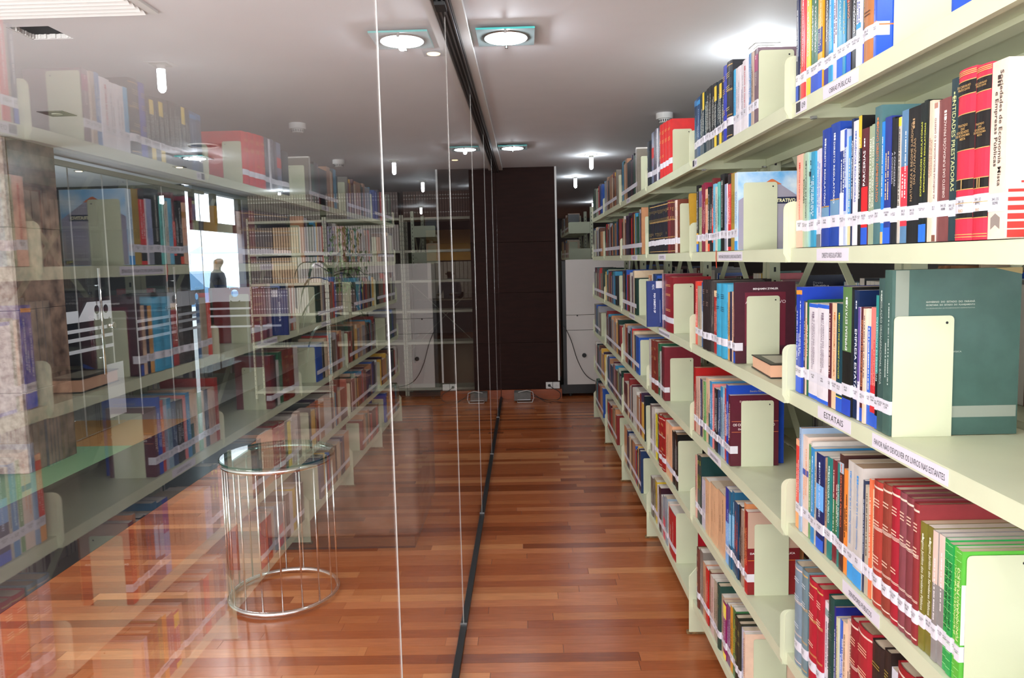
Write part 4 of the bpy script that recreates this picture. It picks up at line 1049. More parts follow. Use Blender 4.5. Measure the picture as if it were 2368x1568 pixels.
for sec, lv, y0, books, be in ROWS:
    z = LV[lv]+BZ; tot = sum(b[0] for b in books)/1000.0; yend = y0-tot
    ystart = min(y0, JN[sec]-0.006); sc_ = (ystart-yend)/tot
    y = ystart; X = XS[sec]+0.007
    for i, bk in enumerate(books):
        th, H, col, kind, title, tcol, tdir = bk[:7]; panels = bk[7] if len(bk) > 7 else []; acc = bk[8] if len(bk) > 8 else ''
        th = th/1000.0*sc_; H = (H or 230)/1000.0
        if sec == 1 and lv == 'A': H = (0.24, 0.235, 0.248, 0.232)[i] if i < 4 else R.uniform(0.225, 0.25)
        if acc == 'bigblue': H = 0.30
        if acc == 'sociedades': H = 0.247
        if lv != 'A' and H > 0.30 and acc != 'green': H = 0.29
        if acc == 'green': H = 0.306
        if acc == '' and H > 0.306: H = 0.30
        # neighbours of one set stay the same size
        dep = DEPS.get(acc, min(0.21, max(0.13, H*0.66+R.uniform(-0.012, 0.008))))
        if acc == 'tall': dep = 0.215
        yc = y-th/2; last = i == len(books)-1
        xo = 0 if (last or kind == 'h' or acc) else R.uniform(0, 0.005)
        make_book(X+xo, yc, z, th*0.985, H, dep, col, kind, title, tcol, tdir, panels, acc, blabel(sec, lv, i+1, col, kind, title, th, H), 'books on the %s' % GROUPD[sec], 2 if sec < 3 else 1)
        y -= th
    if be:
        yb, xa, xb, hh = be; hh = {(1, 'A'): 0.22, (1, 'B'): 0.21, (1, 'E'): 0.215, (1, 'D'): 0.215}.get((sec, lv), hh)
        if (sec, lv) == (1, 'B'): xb = xa+0.10
        if (sec, lv) == (1, 'D'): xb = xa+0.10
        if (sec, lv) == (1, 'E'): xb = xa+0.10
        if (sec, lv) == (3, 'B'): xb = xa+0.10
        bookend(yend-0.0022, xa, xb, hh, LV[lv]+0.0002, BEND_LABEL[(sec, lv)])

# books standing or lying apart
def face_book(name_label, x, y, z, w_, H, th, col, tiltx=0.0, grp=None):
    """a book turned with its front board to the camera; board in local xz plane"""
    t = thing('book', name_label, 'book', (x, y, z), grp)
    MB().box(0, w_, 0, 0.0008, 0, H).box(0, w_, th-0.0008, th, 0, H).box(-0.0008, 0, 0, th, 0, H).build('cover', cmat(col), t)
    MB().box(0.0004, w_-0.0006, 0.0009, th-0.0009, 0.0005, H-0.0005).build('page_block', M_pagew, t)
    t.rotation_euler = (tiltx, 0, 0); return t
g = face_book('gold and black cover leaning against the end of the third bookcase, second shelf', 0.662, 2.955, LV['B']+BZ, 0.15, 0.235, 0.022, 'c89c38', -0.16, 'books on the third bookcase')
MB().box(0.02, 0.14, -0.0005, -0.0001, 0.045, 0.11).build('cover_dark_panel', imat('8c7440'), g); MB().box(0.045, 0.149, -0.0008, -0.0004, 0.085, 0.234).build('title_panel', imat('141414'), g)  # first panel is a darker gold area of the cover
MB().box(0.052, 0.149, -0.0012, -0.0009, 0.122, 0.142).build('title_band', imat('d8b038'), g); MB().box(0.001, 0.149, -0.0009, -0.0005, 0.001, 0.034).build('cover_foot', imat('1c1c20'), g); MB().box(0.0, 0.149, -0.0012, -0.0008, 0.036, 0.062).build('call_label', M_call, g)
place_text('cover_lettering', 'DISCURSO', g, (0.10, -0.0015, 0.132), (1, 0, 0), (0, 0, 1), 0.085, 0.013, M_ink, 0.02); place_text('cover_lettering', 'BIDERMAN', g, (0.098, -0.0015, 0.205), (1, 0, 0), (0, 0, 1), 0.07, 0.007, imat('e8e0d0'), 0.0)
g = face_book('navy blue book turned cover outward with white call label, third bookcase', 0.590, 3.60, LV['C']+BZ+0.001, 0.15, 0.222, 0.02, '1c3478', -0.02, 'books on the third bookcase')
MB().box(0.043, 0.072, -0.0006, -0.0002, 0.187, 0.221).build('call_label', M_call, g)
place_text('cover_lettering', 'FGV DIREITO SP', g, (0.036, -0.0010, 0.115), (0, 0, -1), (1, 0, 0), 0.095, 0.009, imat('f0f4ff'), 0.03); place_text('cover_lettering', 'RDC', g, (0.030, -0.0010, 0.192), (0, 0, -1), (1, 0, 0), 0.024, 0.010, imat('e8f0ff'), 0.0)
MB().box(0.062, 0.063, -0.0006, -0.0002, 0.02, 0.13).build('cover_line', imat('c8d4f0'), g)
g = thing('book', 'thick old book lying flat with red edged pages, before BENJAMIN ZYMLER cover', 'book', (0.668, 2.03, LV['C']+BZ), 'books on the second bookcase')
MB().box(0, 0.16, 0, 0.215, 0, 0.0025).box(0, 0.16, 0, 0.215, 0.036, 0.0385).box(0.1575, 0.16, 0, 0.215, 0.0026, 0.0359).build('cover', cmat('2a2624', True), g)
MB().box(0.003, 0.157, 0.004, 0.211, 0.0028, 0.0357).build('page_block', mat('aged_pages', 'e0b090', 0.8, noise=0.12, scale=80, stretch=(1, 1, 40)), g)
MB().box(0.0005, 0.1565, 0.001, 0.0038, 0.0028, 0.0357).build('page_front', imat('e0ac8c'), g); MB().box(0.02, 0.10, 0.03, 0.18, 0.0386, 0.0389).build('cover_patch', imat('b8b4a0'), g)
g.rotation_euler = (0, 0, -0.06)
tag(MB().prism([(2.52, LV['B']+0.004), (2.526, LV['B']+0.004), (2.53, LV['B']-0.02), (2.52, LV['B']-0.055), (2.514, LV['B']-0.055), (2.523, LV['B']-0.02)], 'x', XS[2]-0.0026, XS[2]-0.0020).build('ribbon', imat('e05030')), 'orange red ribbon hanging over the lip of the second shelf', 'ribbon')
g = face_book('dark navy book seen through the gap, cover reading Direito Tributário e', 0.985, 2.62, LV['C']+BZ, 0.16, 0.262, 0.03, '242840', 0.0)
place_text('cover_lettering', 'Direito', g, (0.04, -0.0006, 0.236), (1, 0, 0), (0, 0, 1), 0.034, 0.008, imat('b0b4c0'), 0.0); place_text('cover_lettering', 'Tributário e', g, (0.05, -0.0006, 0.225), (1, 0, 0), (0, 0, 1), 0.055, 0.009, imat('f0f0f4'), 0.02)

# remaining small, far and rear books: one joined object per stretch of cases
PAL = ['16222c', '1c1c20', '283c64', '5c2430', '8c3030', 'b08060', 'e0c8a8', 'd8d4cc', '7c7468', '2c5c48', 'c83030', '2c58b0', '3c90b8', 'e8b850', '6c4438', '9c9ca4', '403048', 'c89068', '183830', 'b0b8a0']
pm_ = [cmat(c) for c in PAL]+[M_pagew, M_call]
def stuff_row(b, y1, y0, z, X, d, tallm=0.26, runs=True):
    y = y1; run = 0; c = 0
    while y > y0+0.02:
        th = R.uniform(0.012, 0.045); th = min(th, y-y0-0.001)
        if run <= 0: c = R.randrange(len(PAL)); H = R.uniform(0.2, tallm); run = R.choice((1, 1, 1, 1, 2, 4)) if runs else 1; th_ = th
        else: th = min(th_, y-y0-0.001)
        run -= 1; dep = H*0.66; a, e = X, X+d*dep
        b.cur = c; b.box(a, a+d*0.001, y-th+0.0004, y-0.0004, z, z+H); b.box(a+d*0.001, e, y-0.0014, y-0.0004, z, z+H); b.box(a+d*0.001, e, y-th+0.0004, y-th+0.0014, z, z+H)
        b.cur = len(PAL); b.box(a+d*0.0012, e-d*0.001, y-th+0.0015, y-0.0015, z+0.0005, z+H-0.0006)
        b.cur = len(PAL)+1; b.box(a-d*0.0006, a-d*0.0001, y-th+0.0008, y-0.0008, z+0.04, z+0.064)
        y -= th
    return y
ends = {4: {'A': 0.34, 'B': 0.2, 'C': 0.42, 'D': 0.34, 'E': 0.15, 'F': 0.3}, 5: {'A': 0.25, 'B': 0.12, 'C': 0.3, 'D': 0.12, 'E': 0.1, 'F': 0.4}, 6: {'A': 0.15, 'B': 0.2, 'C': 0.12, 'D': 0.45, 'E': 0.15, 'F': 0.3}}
fb_ = MB()
for n in (4, 5, 6):
    for lv in 'ABCDEF':
        ye = stuff_row(fb_, JT[n]-0.01, JT[n-1]+ends[n][lv], LV[lv]+BZ, XS[n]+0.007, 1)
        bookend(ye-0.0012, XS[n]+R.uniform(0.012, 0.03), XS[n]+0.125, R.uniform(0.20, 0.215), LV[lv]+0.0002, 'pale green bookend on the %s bookcase from the camera, %s shelf' % (ORD[n-1], WHICH[lv] if lv != 'A' else 'top'))
# left over space at the far end of the third case, level C
stuff_row(fb_, 3.935, 3.63, LV['C']+BZ, XS[3]+0.007, 1)
tag(fb_.build('far_books', pm_), 'rows of mixed books on the far bookcases down the aisle', 'books', None, 'stuff')
rb = MB()
for n in range(1, 7):
    for lv in 'ABCDEF':
        y1 = JT[n]-0.01
        if n == 3 and lv == 'C': stuff_row(rb, y1, JT[n-1]+0.15, LV[lv]+BZ, 2*XC-XS[n]-0.007, -1, 0.27)
        elif n == 2 and lv == 'C': stuff_row(rb, 2.58, JT[n-1]+0.05, LV[lv]+BZ, 2*XC-XS[n]-0.007, -1, 0.27)
        else: stuff_row(rb, y1, JT[n-1]+R.uniform(0.05, 0.25), LV[lv]+BZ, 2*XC-XS[n]-0.007, -1, 0.27)
tag(rb.build('rear_books', pm_), 'books on the rear side of the bookcases seen through the gaps', 'books', None, 'stuff')
# second row of cases beyond the next aisle and one far case behind the white cabinet
for k, (yy, lb) in enumerate(((1.2, 'pale green steel bookcase across the next aisle, nearer one'), (2.242, 'pale green steel bookcase across the next aisle, middle one'), (3.284, 'pale green steel bookcase across the next aisle, farther one'))):
    c = rawcase(7+k, yy, yy+1.038, 2.35, 'ABCDEF', lb, False, 2.65)
    s = MB()
    for lv in 'ABCDEF': stuff_row(s, 1.03, 0.05, LV[lv]+BZ, 2.357, 1, 0.27)
    o = s.build('next_aisle_books', pm_); o.location = (0, yy, 0); tag(o, ['nearer', 'middle', 'farther'][k]+' stretch of mixed books across the next aisle', 'books', None, 'stuff')
for k, yy in enumerate((9.9, 10.94)):
    c = rawcase(10+k, yy, yy+1.038, 0.60, 'ABCDEF', 'pale green steel bookcase beyond the white cabinet, %s one' % ('nearer' if k == 0 else 'farther'), False, 0.90)
    s = MB()
    for lv in 'ABCDEF': stuff_row(s, 1.03, 0.25, LV[lv]+BZ, 0.607, 1, 0.25)
    o = s.build('distant_books', pm_); o.location = (0, yy, 0); tag(o, ['nearer', 'farther'][k]+' rows of dark books beyond the white cabinet', 'books', None, 'stuff')
    bookend(yy+0.24, 0.62, 0.73, 0.21, LV['B']+0.0002, 'pale green bookend beyond the white cabinet, %s case' % ('nearer' if k == 0 else 'farther'))

# ------------------------------------------------------------------ chrome side table with glass top
t = thing('side_table', 'round chrome wire side table with a glass top behind the glass partition', 'side table', (-1.15, 3.33, 0))
TR = 0.242
ring = lambda z, r: [(r*math.cos(a*math.pi/24), r*math.sin(a*math.pi/24), z) for a in range(48)]
MB().tube(ring(0.018, TR), 0.0115, 10, True).build('base_ring', M_chrome, t, True)
MB().tube(ring(0.648, TR), 0.0115, 10, True).build('top_ring', M_chrome, t, True)
rod = MB().tube([(0, 0, 0.018), (0, 0, 0.648)], 0.0042, 8).mesh('rod', M_chrome); rod.polygons.foreach_set('use_smooth', [True]*len(rod.polygons))
for k in range(18):
    a = (k+0.3)*2*math.pi/18; link('rod', rod, t, (TR*math.cos(a), TR*math.sin(a), 0))
tp = MB().lathe([(0.250, 0.662), (0.256, 0.664), (0.256, 0.672), (0.250, 0.674)], (0, 0, 0), 48).mesh('glass_top', [glass_mat('table_glass', 0.06, (0.80, 0.90, 0.87)), mat('dark_green_glass_edge', (0.02, 0.06, 0.05), 0.1)])
for p in tp.polygons:
    if abs(p.normal.z) < 0.5: p.material_index = 1
link('glass_top', tp, t)

# ------------------------------------------------------------------ low brown armchair behind the table
M_lea = mat('brown_suede', (0.24, 0.165, 0.13), 0.8, noise=0.55, scale=7, bump=0.2)
ac = thing('armchair', 'low boxy brown upholstered armchair behind the chrome table', 'armchair', (-1.02, 4.20, 0))
def soft(name, a, r_=0.03, m_=None):
    o = MB().box(*a).build(name, m_ or M_lea, ac, True); bevel(o, r_, 4); return o
soft('arm', (-0.43, 0.43, -0.36, -0.20, 0.07, 0.64), 0.035); soft('arm', (-0.43, 0.43, 0.24, 0.40, 0.07, 0.64), 0.035)
soft('backrest', (-0.43, -0.25, -0.195, 0.235, 0.07, 0.62), 0.04); soft('seat_cushion', (-0.245, 0.42, -0.195, 0.235, 0.22, 0.42), 0.03); soft('seat_base', (-0.245, 0.41, -0.195, 0.235, 0.07, 0.215), 0.01)
MB().box(-0.40, 0.40, -0.33, 0.37, 0.0, 0.068).build('plinth', M_black, ac)

# ------------------------------------------------------------------ foyer glass front with frosted bands
PX = -4.03
M_frost = mat('frosted_film', (0.62, 0.65, 0.70), 0.6)
ff = struct('wall_foyer_glass', 'glass front of the foyer with frosted bands and two doors', 'glass wall')
fj = [6.10, 6.62, 7.16, 7.62, 8.335, 9.30]
for a, b_ in zip(fj[:-1], fj[1:]):
    g = MB().box(PX-0.005, PX+0.005, a+0.003, b_-0.003, 0.012, 2.44).mesh('glass_pane', [M_glass2, M_gedge])
    for p in g.polygons:
        if abs(p.normal.x) < 0.5: p.material_index = 1
    link('glass_pane', g, ff)
MB().box(PX-0.02, PX+0.02, 6.08, 9.42, 2.442, 2.49).build('head_rail', mat('pale_head_rail', (0.30, 0.28, 0.24), 0.5), ff)
def band(y0, y1, z0, z1, holes=(), chamf=0.0, name='frosted_band'):
    # band with round holes: built as columns around the holes
    b = MB(); n = 28
    x0, x1 = PX+0.0056, PX+0.0066
    if not holes:
        b.prism([(y0, z0), (y1, z0), (y1, z1), (y0+chamf, z1), (y0, z1-chamf)] if chamf else [(y0, z0), (y1, z0), (y1, z1), (y0, z1)], 'x', x0, x1)
    else:
        ys = [y0]+[q for h in holes for q in (h-0.055, h+0.055)]+[y1]; zc = (z0+z1)/2+0.01; r = 0.042
        for k in range(0, len(ys), 2):
            if chamf and k == 0: b.prism([(ys[0], z0), (ys[1], z0), (ys[1], z1), (ys[0]+chamf, z1), (ys[0], z1-chamf)], 'x', x0, x1)
            else: b.box(x0, x1, ys[k], ys[k+1], z0, z1)
        for h in holes:
            m_ = 20
            for k in range(m_):
                a = 2*math.pi*k/m_; a2 = 2*math.pi*(k+1)/m_
                def sq(an):
                    c_, s_ = math.cos(an), math.sin(an); hy = 0.055; hz = (z1-zc) if s_ > 0 else (zc-z0)
                    tt = min(hy/abs(c_) if abs(c_) > 1e-6 else 9, hz/abs(s_) if abs(s_) > 1e-6 else 9); return (h+tt*c_, zc+tt*s_)
                p1 = (h+r*math.cos(a), zc+r*math.sin(a)); p2 = (h+r*math.cos(a2), zc+r*math.sin(a2)); b.prism([p1, sq(a), sq(a2), p2], 'x', x0, x1)
    return b.build(name, M_frost, ff)
band(6.62, 7.155, 1.06, 1.235, (6.91, 7.06), 0.14); band(6.11, 6.615, 1.06, 1.165)
band(8.30, 8.85, 1.08, 1.255, (8.45,)); band(8.86, 9.29, 1.08, 1.255, (9.05,), 0.0)
for (y0, y1) in ((6.11, 7.155), (7.62, 8.33), (8.35, 9.29)):
    for z in (0.985, 0.905, 0.80): band(y0, y1, z-0.016, z+0.016, name='frosted_stripe')
band(7.0, 7.3, 0.10, 0.62, name='frosted_panel')
def handle(y, lab):
    h = bpy.data.objects.new('door_handle', None); COL.objects.link(h); h.parent = ff; h.location = (PX+0.055, y, 0.545); h['label'] = lab
    MB().tube([(0, 0, 0), (0, 0, 1.0)], 0.012, 10).build('grip', M_chrome, h, True)
    for z in (0.16, 0.84): MB().tube([(0, 0, z), (-0.048, 0, z)], 0.007, 8).build('standoff', M_chrome, h, True)
handle(6.90, 'long vertical chrome pull handle on the left glass door'); handle(8.40, 'long vertical chrome pull handle on the farther glass door')
lk = bpy.data.objects.new('door_lock', None); COL.objects.link(lk); lk.parent = ff; lk.location = (PX+0.02, 7.13, 0.99); lk['label'] = 'round chrome lock'
MB().lathe([(0.030, 0), (0.034, 0.006), (0.034, 0.018), (0.028, 0.024)], (0, 0, 0), 20).build('lock_body', M_chrome, lk).rotation_euler = (0, math.pi/2, 0)
MB().box(-0.012, 0.0, -0.09, -0.02, -0.02, 0.02).build('lock_plate', M_chrome, lk)

# granite column
M_gran = mat('pink_grey_granite', (0.56, 0.45, 0.40), 0.45, noise=0.75, scale=22, col2=(0.30, 0.20, 0.17), bump=0.1)
M_gran2 = mat('brown_granite', (0.24, 0.16, 0.12), 0.35, noise=0.8, scale=9, col2=(0.06, 0.04, 0.035))
gc = struct('wall_column', 'granite clad column at the left edge of the foyer glass', 'column')
zz = [0.0, 0.62, 1.24, 1.86, 2.5195]
for a, b_ in zip(zz[:-1], zz[1:]):
    bevel(MB().box(-4.75, -3.79, 5.46, 5.50, a+0.001, b_-0.001).build('granite_slab', M_gran, gc), 0.003, 1)
    bevel(MB().box(-3.825, -3.785, 5.502, 6.06, a+0.001, b_-0.001).build('granite_slab', M_gran2, gc), 0.003, 1)
MB().box(-4.75, -3.83, 5.502, 6.06, 0, 2.515).build('core', M_dark, gc)

# dark room behind the doors
dr = struct('wall_dark_room', 'dark walls of the unlit room behind the glass doors', 'wall')
MB().box(-9, -8.9, 5.0, 8.9, 0, CEIL).box(-9, -4.76, 5.0, 5.1, 0, CEIL).box(-9, -4.06, 8.9, 8.98, 0, CEIL).build('wall_panel', M_dark, dr)
ct = thing('counter', 'dark reception counter in the unlit room behind the glass doors', 'counter', (-6.2, 7.6, 0))
bevel(MB().box(-0.9, 0.9, -0.3, 0.3, 1.02, 1.06).build('worktop', mat('counter_top', (0.3, 0.3, 0.3), 0.3), ct), 0.004)
MB().box(-0.85, 0.85, -0.25, 0.25, 0.0, 1.015).build('body', mat('counter_body', (0.06, 0.05, 0.05), 0.5), ct)

# entrance front: frames round bright openings
M_frm = mat('dark_window_frame', (0.06, 0.06, 0.065), 0.4)
en = struct('window_1', 'tall bright entrance windows with dark transom at the end of the foyer', 'window')
for (y0, y1) in ((9.06, 9.11), (9.66, 9.76), (10.50, 10.60)):
    MB().box(PX-0.03, PX+0.03, y0, y1, 2.07, 2.47).build('mullion', M_frm, en)
MB().box(PX-0.03, PX+0.03, 9.06, 10.6, 1.99, 2.10).build('transom', mat('transom_grey', (0.16, 0.16, 0.17), 0.5), en)
MB().box(PX-0.05, PX+0.05, 9.0, 11.2, 2.472, 2.515).build('head', mat('blue_grey_head', (0.22, 0.27, 0.33), 0.5), en)
MB().box(PX-0.04, PX+0.02, 9.11, 10.599, 0, 1.08).build('lower_panel', mat('lower_panel', (0.08, 0.07, 0.07), 0.5), en)
MB().box(PX-0.05, PX+0.05, 10.6, 11.3, 0, 2.47).build('pier', mat('pier_grey', (0.34, 0.36, 0.42), 0.6), en)
wf = MB().box(PX-0.05, PX+0.05, 11.3, 18.6, 0, CEIL); smesh(wf.build('wall_foyer_far', mat('foyer_far_wall', (0.2, 0.2, 0.22), 0.6)), 'grey wall past the entrance windows', 'wall')
g2 = struct('wall_screen', 'free standing glass screen with frosted band and three round cut-outs', 'glass screen')
MB().box(-4.02, -2.95, 9.0, 9.01, 0.02, 1.29).build('glass_pane', M_glass2, g2)
b = MB(); yb = 8.9965; zl, zh = 1.105, 1.275; zc = 1.205; hs = (-3.53, -3.23, -2.86+0.03); r = 0.045
x_edges = [-3.85]+[q for h in hs[:2] for q in (h-0.06, h+0.06)]+[-2.98]
for k in range(0, len(x_edges), 2): b.box(x_edges[k], x_edges[k+1], yb-0.001, yb, zl, zh)
for h in hs[:2]:
    for k in range(20):
        a = 2*math.pi*k/20; a2 = 2*math.pi*(k+1)/20
        def sq(an):
            c_, s_ = math.cos(an), math.sin(an); hz = (zh-zc) if s_ > 0 else (zc-zl)
            tt = min(0.06/abs(c_) if abs(c_) > 1e-6 else 9, hz/abs(s_) if abs(s_) > 1e-6 else 9); return (h+tt*c_, zc+tt*s_)
        b.prism([(h+r*math.cos(a), zc+r*math.sin(a)), sq(a), sq(a2), (h+r*math.cos(a2), zc+r*math.sin(a2))], 'y', yb-0.001, yb)
b.build('frosted_band', M_frost, g2)
for z in (1.02, 0.93, 0.80): MB().box(-3.85, -2.98, yb-0.001, yb, z-0.012, z+0.012).build('frosted_stripe', M_frost, g2)

# outside: building, tent and parked car glimpsed in the glare
ob = thing('outdoor_tent', 'pale blue pointed tent outside the bright entrance', 'tent', (-12.3, 31.0, 0))
M_tent = mat('tent_cloth', (0.5, 0.72, 0.9), 0.7)
MB().add([(-1.2, -1.2, 2.1), (1.2, -1.2, 2.1), (1.2, 1.2, 2.1), (-1.2, 1.2, 2.1), (0, 0, 3.0)], [(0,1,4),(1,2,4),(2,3,4),(3,0,4),(3,2,1,0)]).build('canopy', M_tent, ob)
for sx in (-1.15, 1.15):
    for sy in (-1.15, 1.15): MB().tube([(sx, sy, 0), (sx, sy, 2.1)], 0.03, 8).build('pole', M_white, ob)
oc = thing('parked_car', 'pale blue car outside the entrance, partly hidden by the man', 'car', (-11.2, 24.0, 0))
M_car = mat('car_paint', (0.12, 0.25, 0.42), 0.25)
MB().prism([(-2.0, 0.3), (2.0, 0.3), (2.05, 0.75), (1.2, 0.9), (0.7, 1.4), (-0.9, 1.42), (-1.5, 0.95), (-2.05, 0.85)], 'y', -0.8, 0.8).build('body', M_car, oc)
for wx in (-1.3, 1.3): 
    for wy in (-0.78, 0.70): MB().lathe([(0.3, 0), (0.3, 0.1)], (0, 0, 0), 20).build('wheel', M_black, oc).matrix_local = Matrix.Translation((wx, wy, 0.3)) @ Matrix.Rotation(-math.pi/2, 4, 'X')

# ------------------------------------------------------------------ people
M_suit = mat('dark_suit', (0.02, 0.02, 0.024), 0.7); M_skin = mat('skin', (0.22, 0.12, 0.08), 0.5); M_hair = mat('hair', (0.02, 0.016, 0.014), 0.6); M_shirt = mat('shirt', (0.5, 0.5, 0.55), 0.6)
def person(label, loc, rotz, seated=False, scale=1.0, cloth=M_suit):
    J = {}; V = []; E = []; Rd = []
    def v(n_, p, r, par=None):
        J[n_] = len(V); V.append(p); Rd.append(r)
        if par is not None: E.append((J[par], J[n_]))
    hz = 0.93 if not seated else 0.56
    v('pelvis', (0, 0, hz), 0.15); v('waist', (0, 0.01, hz+0.20), 0.145, 'pelvis'); v('chest', (0, 0.0, hz+0.40), 0.16, 'waist'); v('neckb', (0, -0.01, hz+0.55), 0.075, 'chest')
    v('neck', (0, 0.0, hz+0.60), 0.055, 'neckb'); v('skull', (0, 0.01, hz+0.69), 0.085, 'neck'); v('crown', (0, 0.0, hz+0.765), 0.085, 'skull'); v('nose', (0, 0.095, hz+0.70), 0.018, 'skull'); v('chin', (0, 0.06, hz+0.635), 0.035, 'skull')
    for s, n_ in ((-1, 'l'), (1, 'r')):
        v('sh'+n_, (s*0.18, 0, hz+0.50), 0.07, 'chest')
        if seated: v('el'+n_, (s*0.23, 0.10, hz+0.25), 0.05, 'sh'+n_); v('wr'+n_, (s*0.15, 0.33, hz+0.27), 0.033, 'el'+n_); hd = (0, 1, 0); bp = (s*0.14, 0.40, hz+0.27)
        else: v('el'+n_, (s*0.25, -0.03, hz+0.22), 0.05, 'sh'+n_); v('wr'+n_, (s*0.25, 0.05, hz-0.03), 0.033, 'el'+n_); bp = (s*0.25, 0.07, hz-0.10); hd = (0, 0.15, -1)
        v('pa'+n_, bp, 0.032, 'wr'+n_)
        for k in range(4):
            q = (bp[0]+(k-1.5)*0.006*s, bp[1]+(k-1.5)*0.020*(0 if seated else 1)+hd[1]*0.05, bp[2]+hd[2]*0.05)
            if seated: q = (bp[0]+(k-1.5)*0.020, q[1], q[2])
            v('f%s%d' % (n_, k), q, 0.010, 'pa'+n_); v('g%s%d' % (n_, k), (q[0], q[1]+hd[1]*0.03, q[2]+hd[2]*(0.03+0.004*k)-0.004), 0.008, 'f%s%d' % (n_, k))
        v('th'+n_, (bp[0]-s*0.03, bp[1]+0.03, bp[2]+0.005), 0.011, 'pa'+n_)
        v('hip'+n_, (s*0.10, 0, hz-0.05), 0.10, 'pelvis')
        if seated: v('kn'+n_, (s*0.12, 0.42, hz-0.02), 0.075, 'hip'+n_); v('an'+n_, (s*0.12, 0.42, 0.10), 0.05, 'kn'+n_)
        else: v('kn'+n_, (s*0.11, 0.03, 0.50), 0.07, 'hip'+n_); v('an'+n_, (s*0.11, -0.01, 0.10), 0.048, 'kn'+n_)
        a = V[J['an'+n_]]; v('to'+n_, (a[0], a[1]+0.16, 0.045), 0.04, 'an'+n_)
    me = bpy.data.meshes.new('person_body'); me.from_pydata(V, E, []); me.update()
    o = bpy.data.objects.new('person', me); COL.objects.link(o)
    md = o.modifiers.new('skin', 'SKIN'); sb = o.modifiers.new('sub', 'SUBSURF'); sb.levels = 1; sb.render_levels = 1
    if not me.skin_vertices: 
        bm = __import__('bmesh').new(); bm.from_mesh(me); bm.verts.layers.skin.verify(); bm.to_mesh(me); bm.free()
    for i, r_ in enumerate(Rd): me.skin_vertices[0].data[i].radius = (r_, r_*(0.8 if i < 3 else 1))
    me.skin_vertices[0].data[0].use_root = True
    dg = bpy.context.evaluated_depsgraph_get(); nm = bpy.data.meshes.new_from_object(o.evaluated_get(dg))
    o.modifiers.clear(); o.data = nm; nm.materials.clear()
    for m_ in (cloth, M_skin, M_hair): nm.materials.append(m_)
    hands = [V[J['palm' if 0 else 'pal']], V[J['par']]]
    for p in nm.polygons:
        c = p.center; mi = 0
        if c.z > hz+0.595: mi = 1
        if c.z > hz+0.745 or (c.z > hz+0.66 and c.y < -0.005): mi = 2
        if any((c-Vector(h)).length < 0.09 for h in hands): mi = 1
        p.material_index = mi; p.use_smooth = True
    o.location = loc; o.rotation_euler = (0, 0, rotz); o.scale = (scale,)*3
    for s in (-1, 1):
        e = MB().lathe([(0.010, -0.02), (0.014, 0), (0.010, 0.02)], (s*0.088, 0.0, hz+0.70), 8).build('ear', M_skin, o)
        MB().lathe([(0.006, -0.005), (0.009, 0), (0.006, 0.005)], (s*0.03, 0.083, hz+0.715), 8).build('eye', M_hair, o)
    MB().box(-0.02, 0.02, 0.078, 0.086, hz+0.658, hz+0.664).build('mouth', mat('lips', (0.15, 0.05, 0.04), 0.5), o)
    tag(o, label, 'person'); return o
person('man in a dark suit standing in the bright entrance, seen from the side', (-4.80, 11.6, 0), -1.45, False, 0.985)
person('person with dark hair seated at the far desk, left of two', (-1.62, 16.2, 0), 2.95, True, 1.0, M_shirt)
person('person in a dark top seated at the far desk, right of two', (-0.85, 16.4, 0), 3.3, True, 1.0)
dk = thing('office_desk', 'dark desk in front of the far seated people', 'desk', (-1.3, 15.2, 0))
bevel(MB().box(-1.0, 1.0, -0.35, 0.3, 0.72, 0.75).build('desktop', mat('desk_brown', (0.06, 0.03, 0.02), 0.4), dk), 0.003)
MB().box(-0.98, 0.98, -0.33, -0.31, 0.1, 0.718).build('modesty_panel', mat('desk_brown', (0.06, 0.03, 0.02), 0.4), dk)
for sx in (-0.95, 0.95): MB().box(sx-0.02, sx+0.02, -0.30, 0.28, 0, 0.718).build('leg', M_black, dk)
for k, (cx, cy, rz) in enumerate(((-1.62, 16.2, 2.95), (-0.85, 16.4, 3.3))):
    ch = thing('office_chair', 'dark office chair under the far seated person, %s one' % ('left' if k == 0 else 'right'), 'chair', (cx, cy, 0), None, rz)
    MB().box(-0.24, 0.24, -0.2, 0.24, 0.34, 0.385).build('seat', M_black, ch); MB().box(-0.22, 0.22, -0.27, -0.23, 0.5, 0.85).build('backrest', M_black, ch); MB().box(-0.03, 0.03, -0.24, -0.20, 0.36, 0.6).build('back_stem', M_black, ch)
    MB().tube([(0, 0, 0.06), (0, 0, 0.34)], 0.025, 8).build('column', M_black, ch)
    for q in range(5): MB().bar((0, 0, 0.06), (0.26*math.cos(q*1.2566), 0.26*math.sin(q*1.2566), 0.03), 0.03, 0.025).build('leg', M_black, ch)

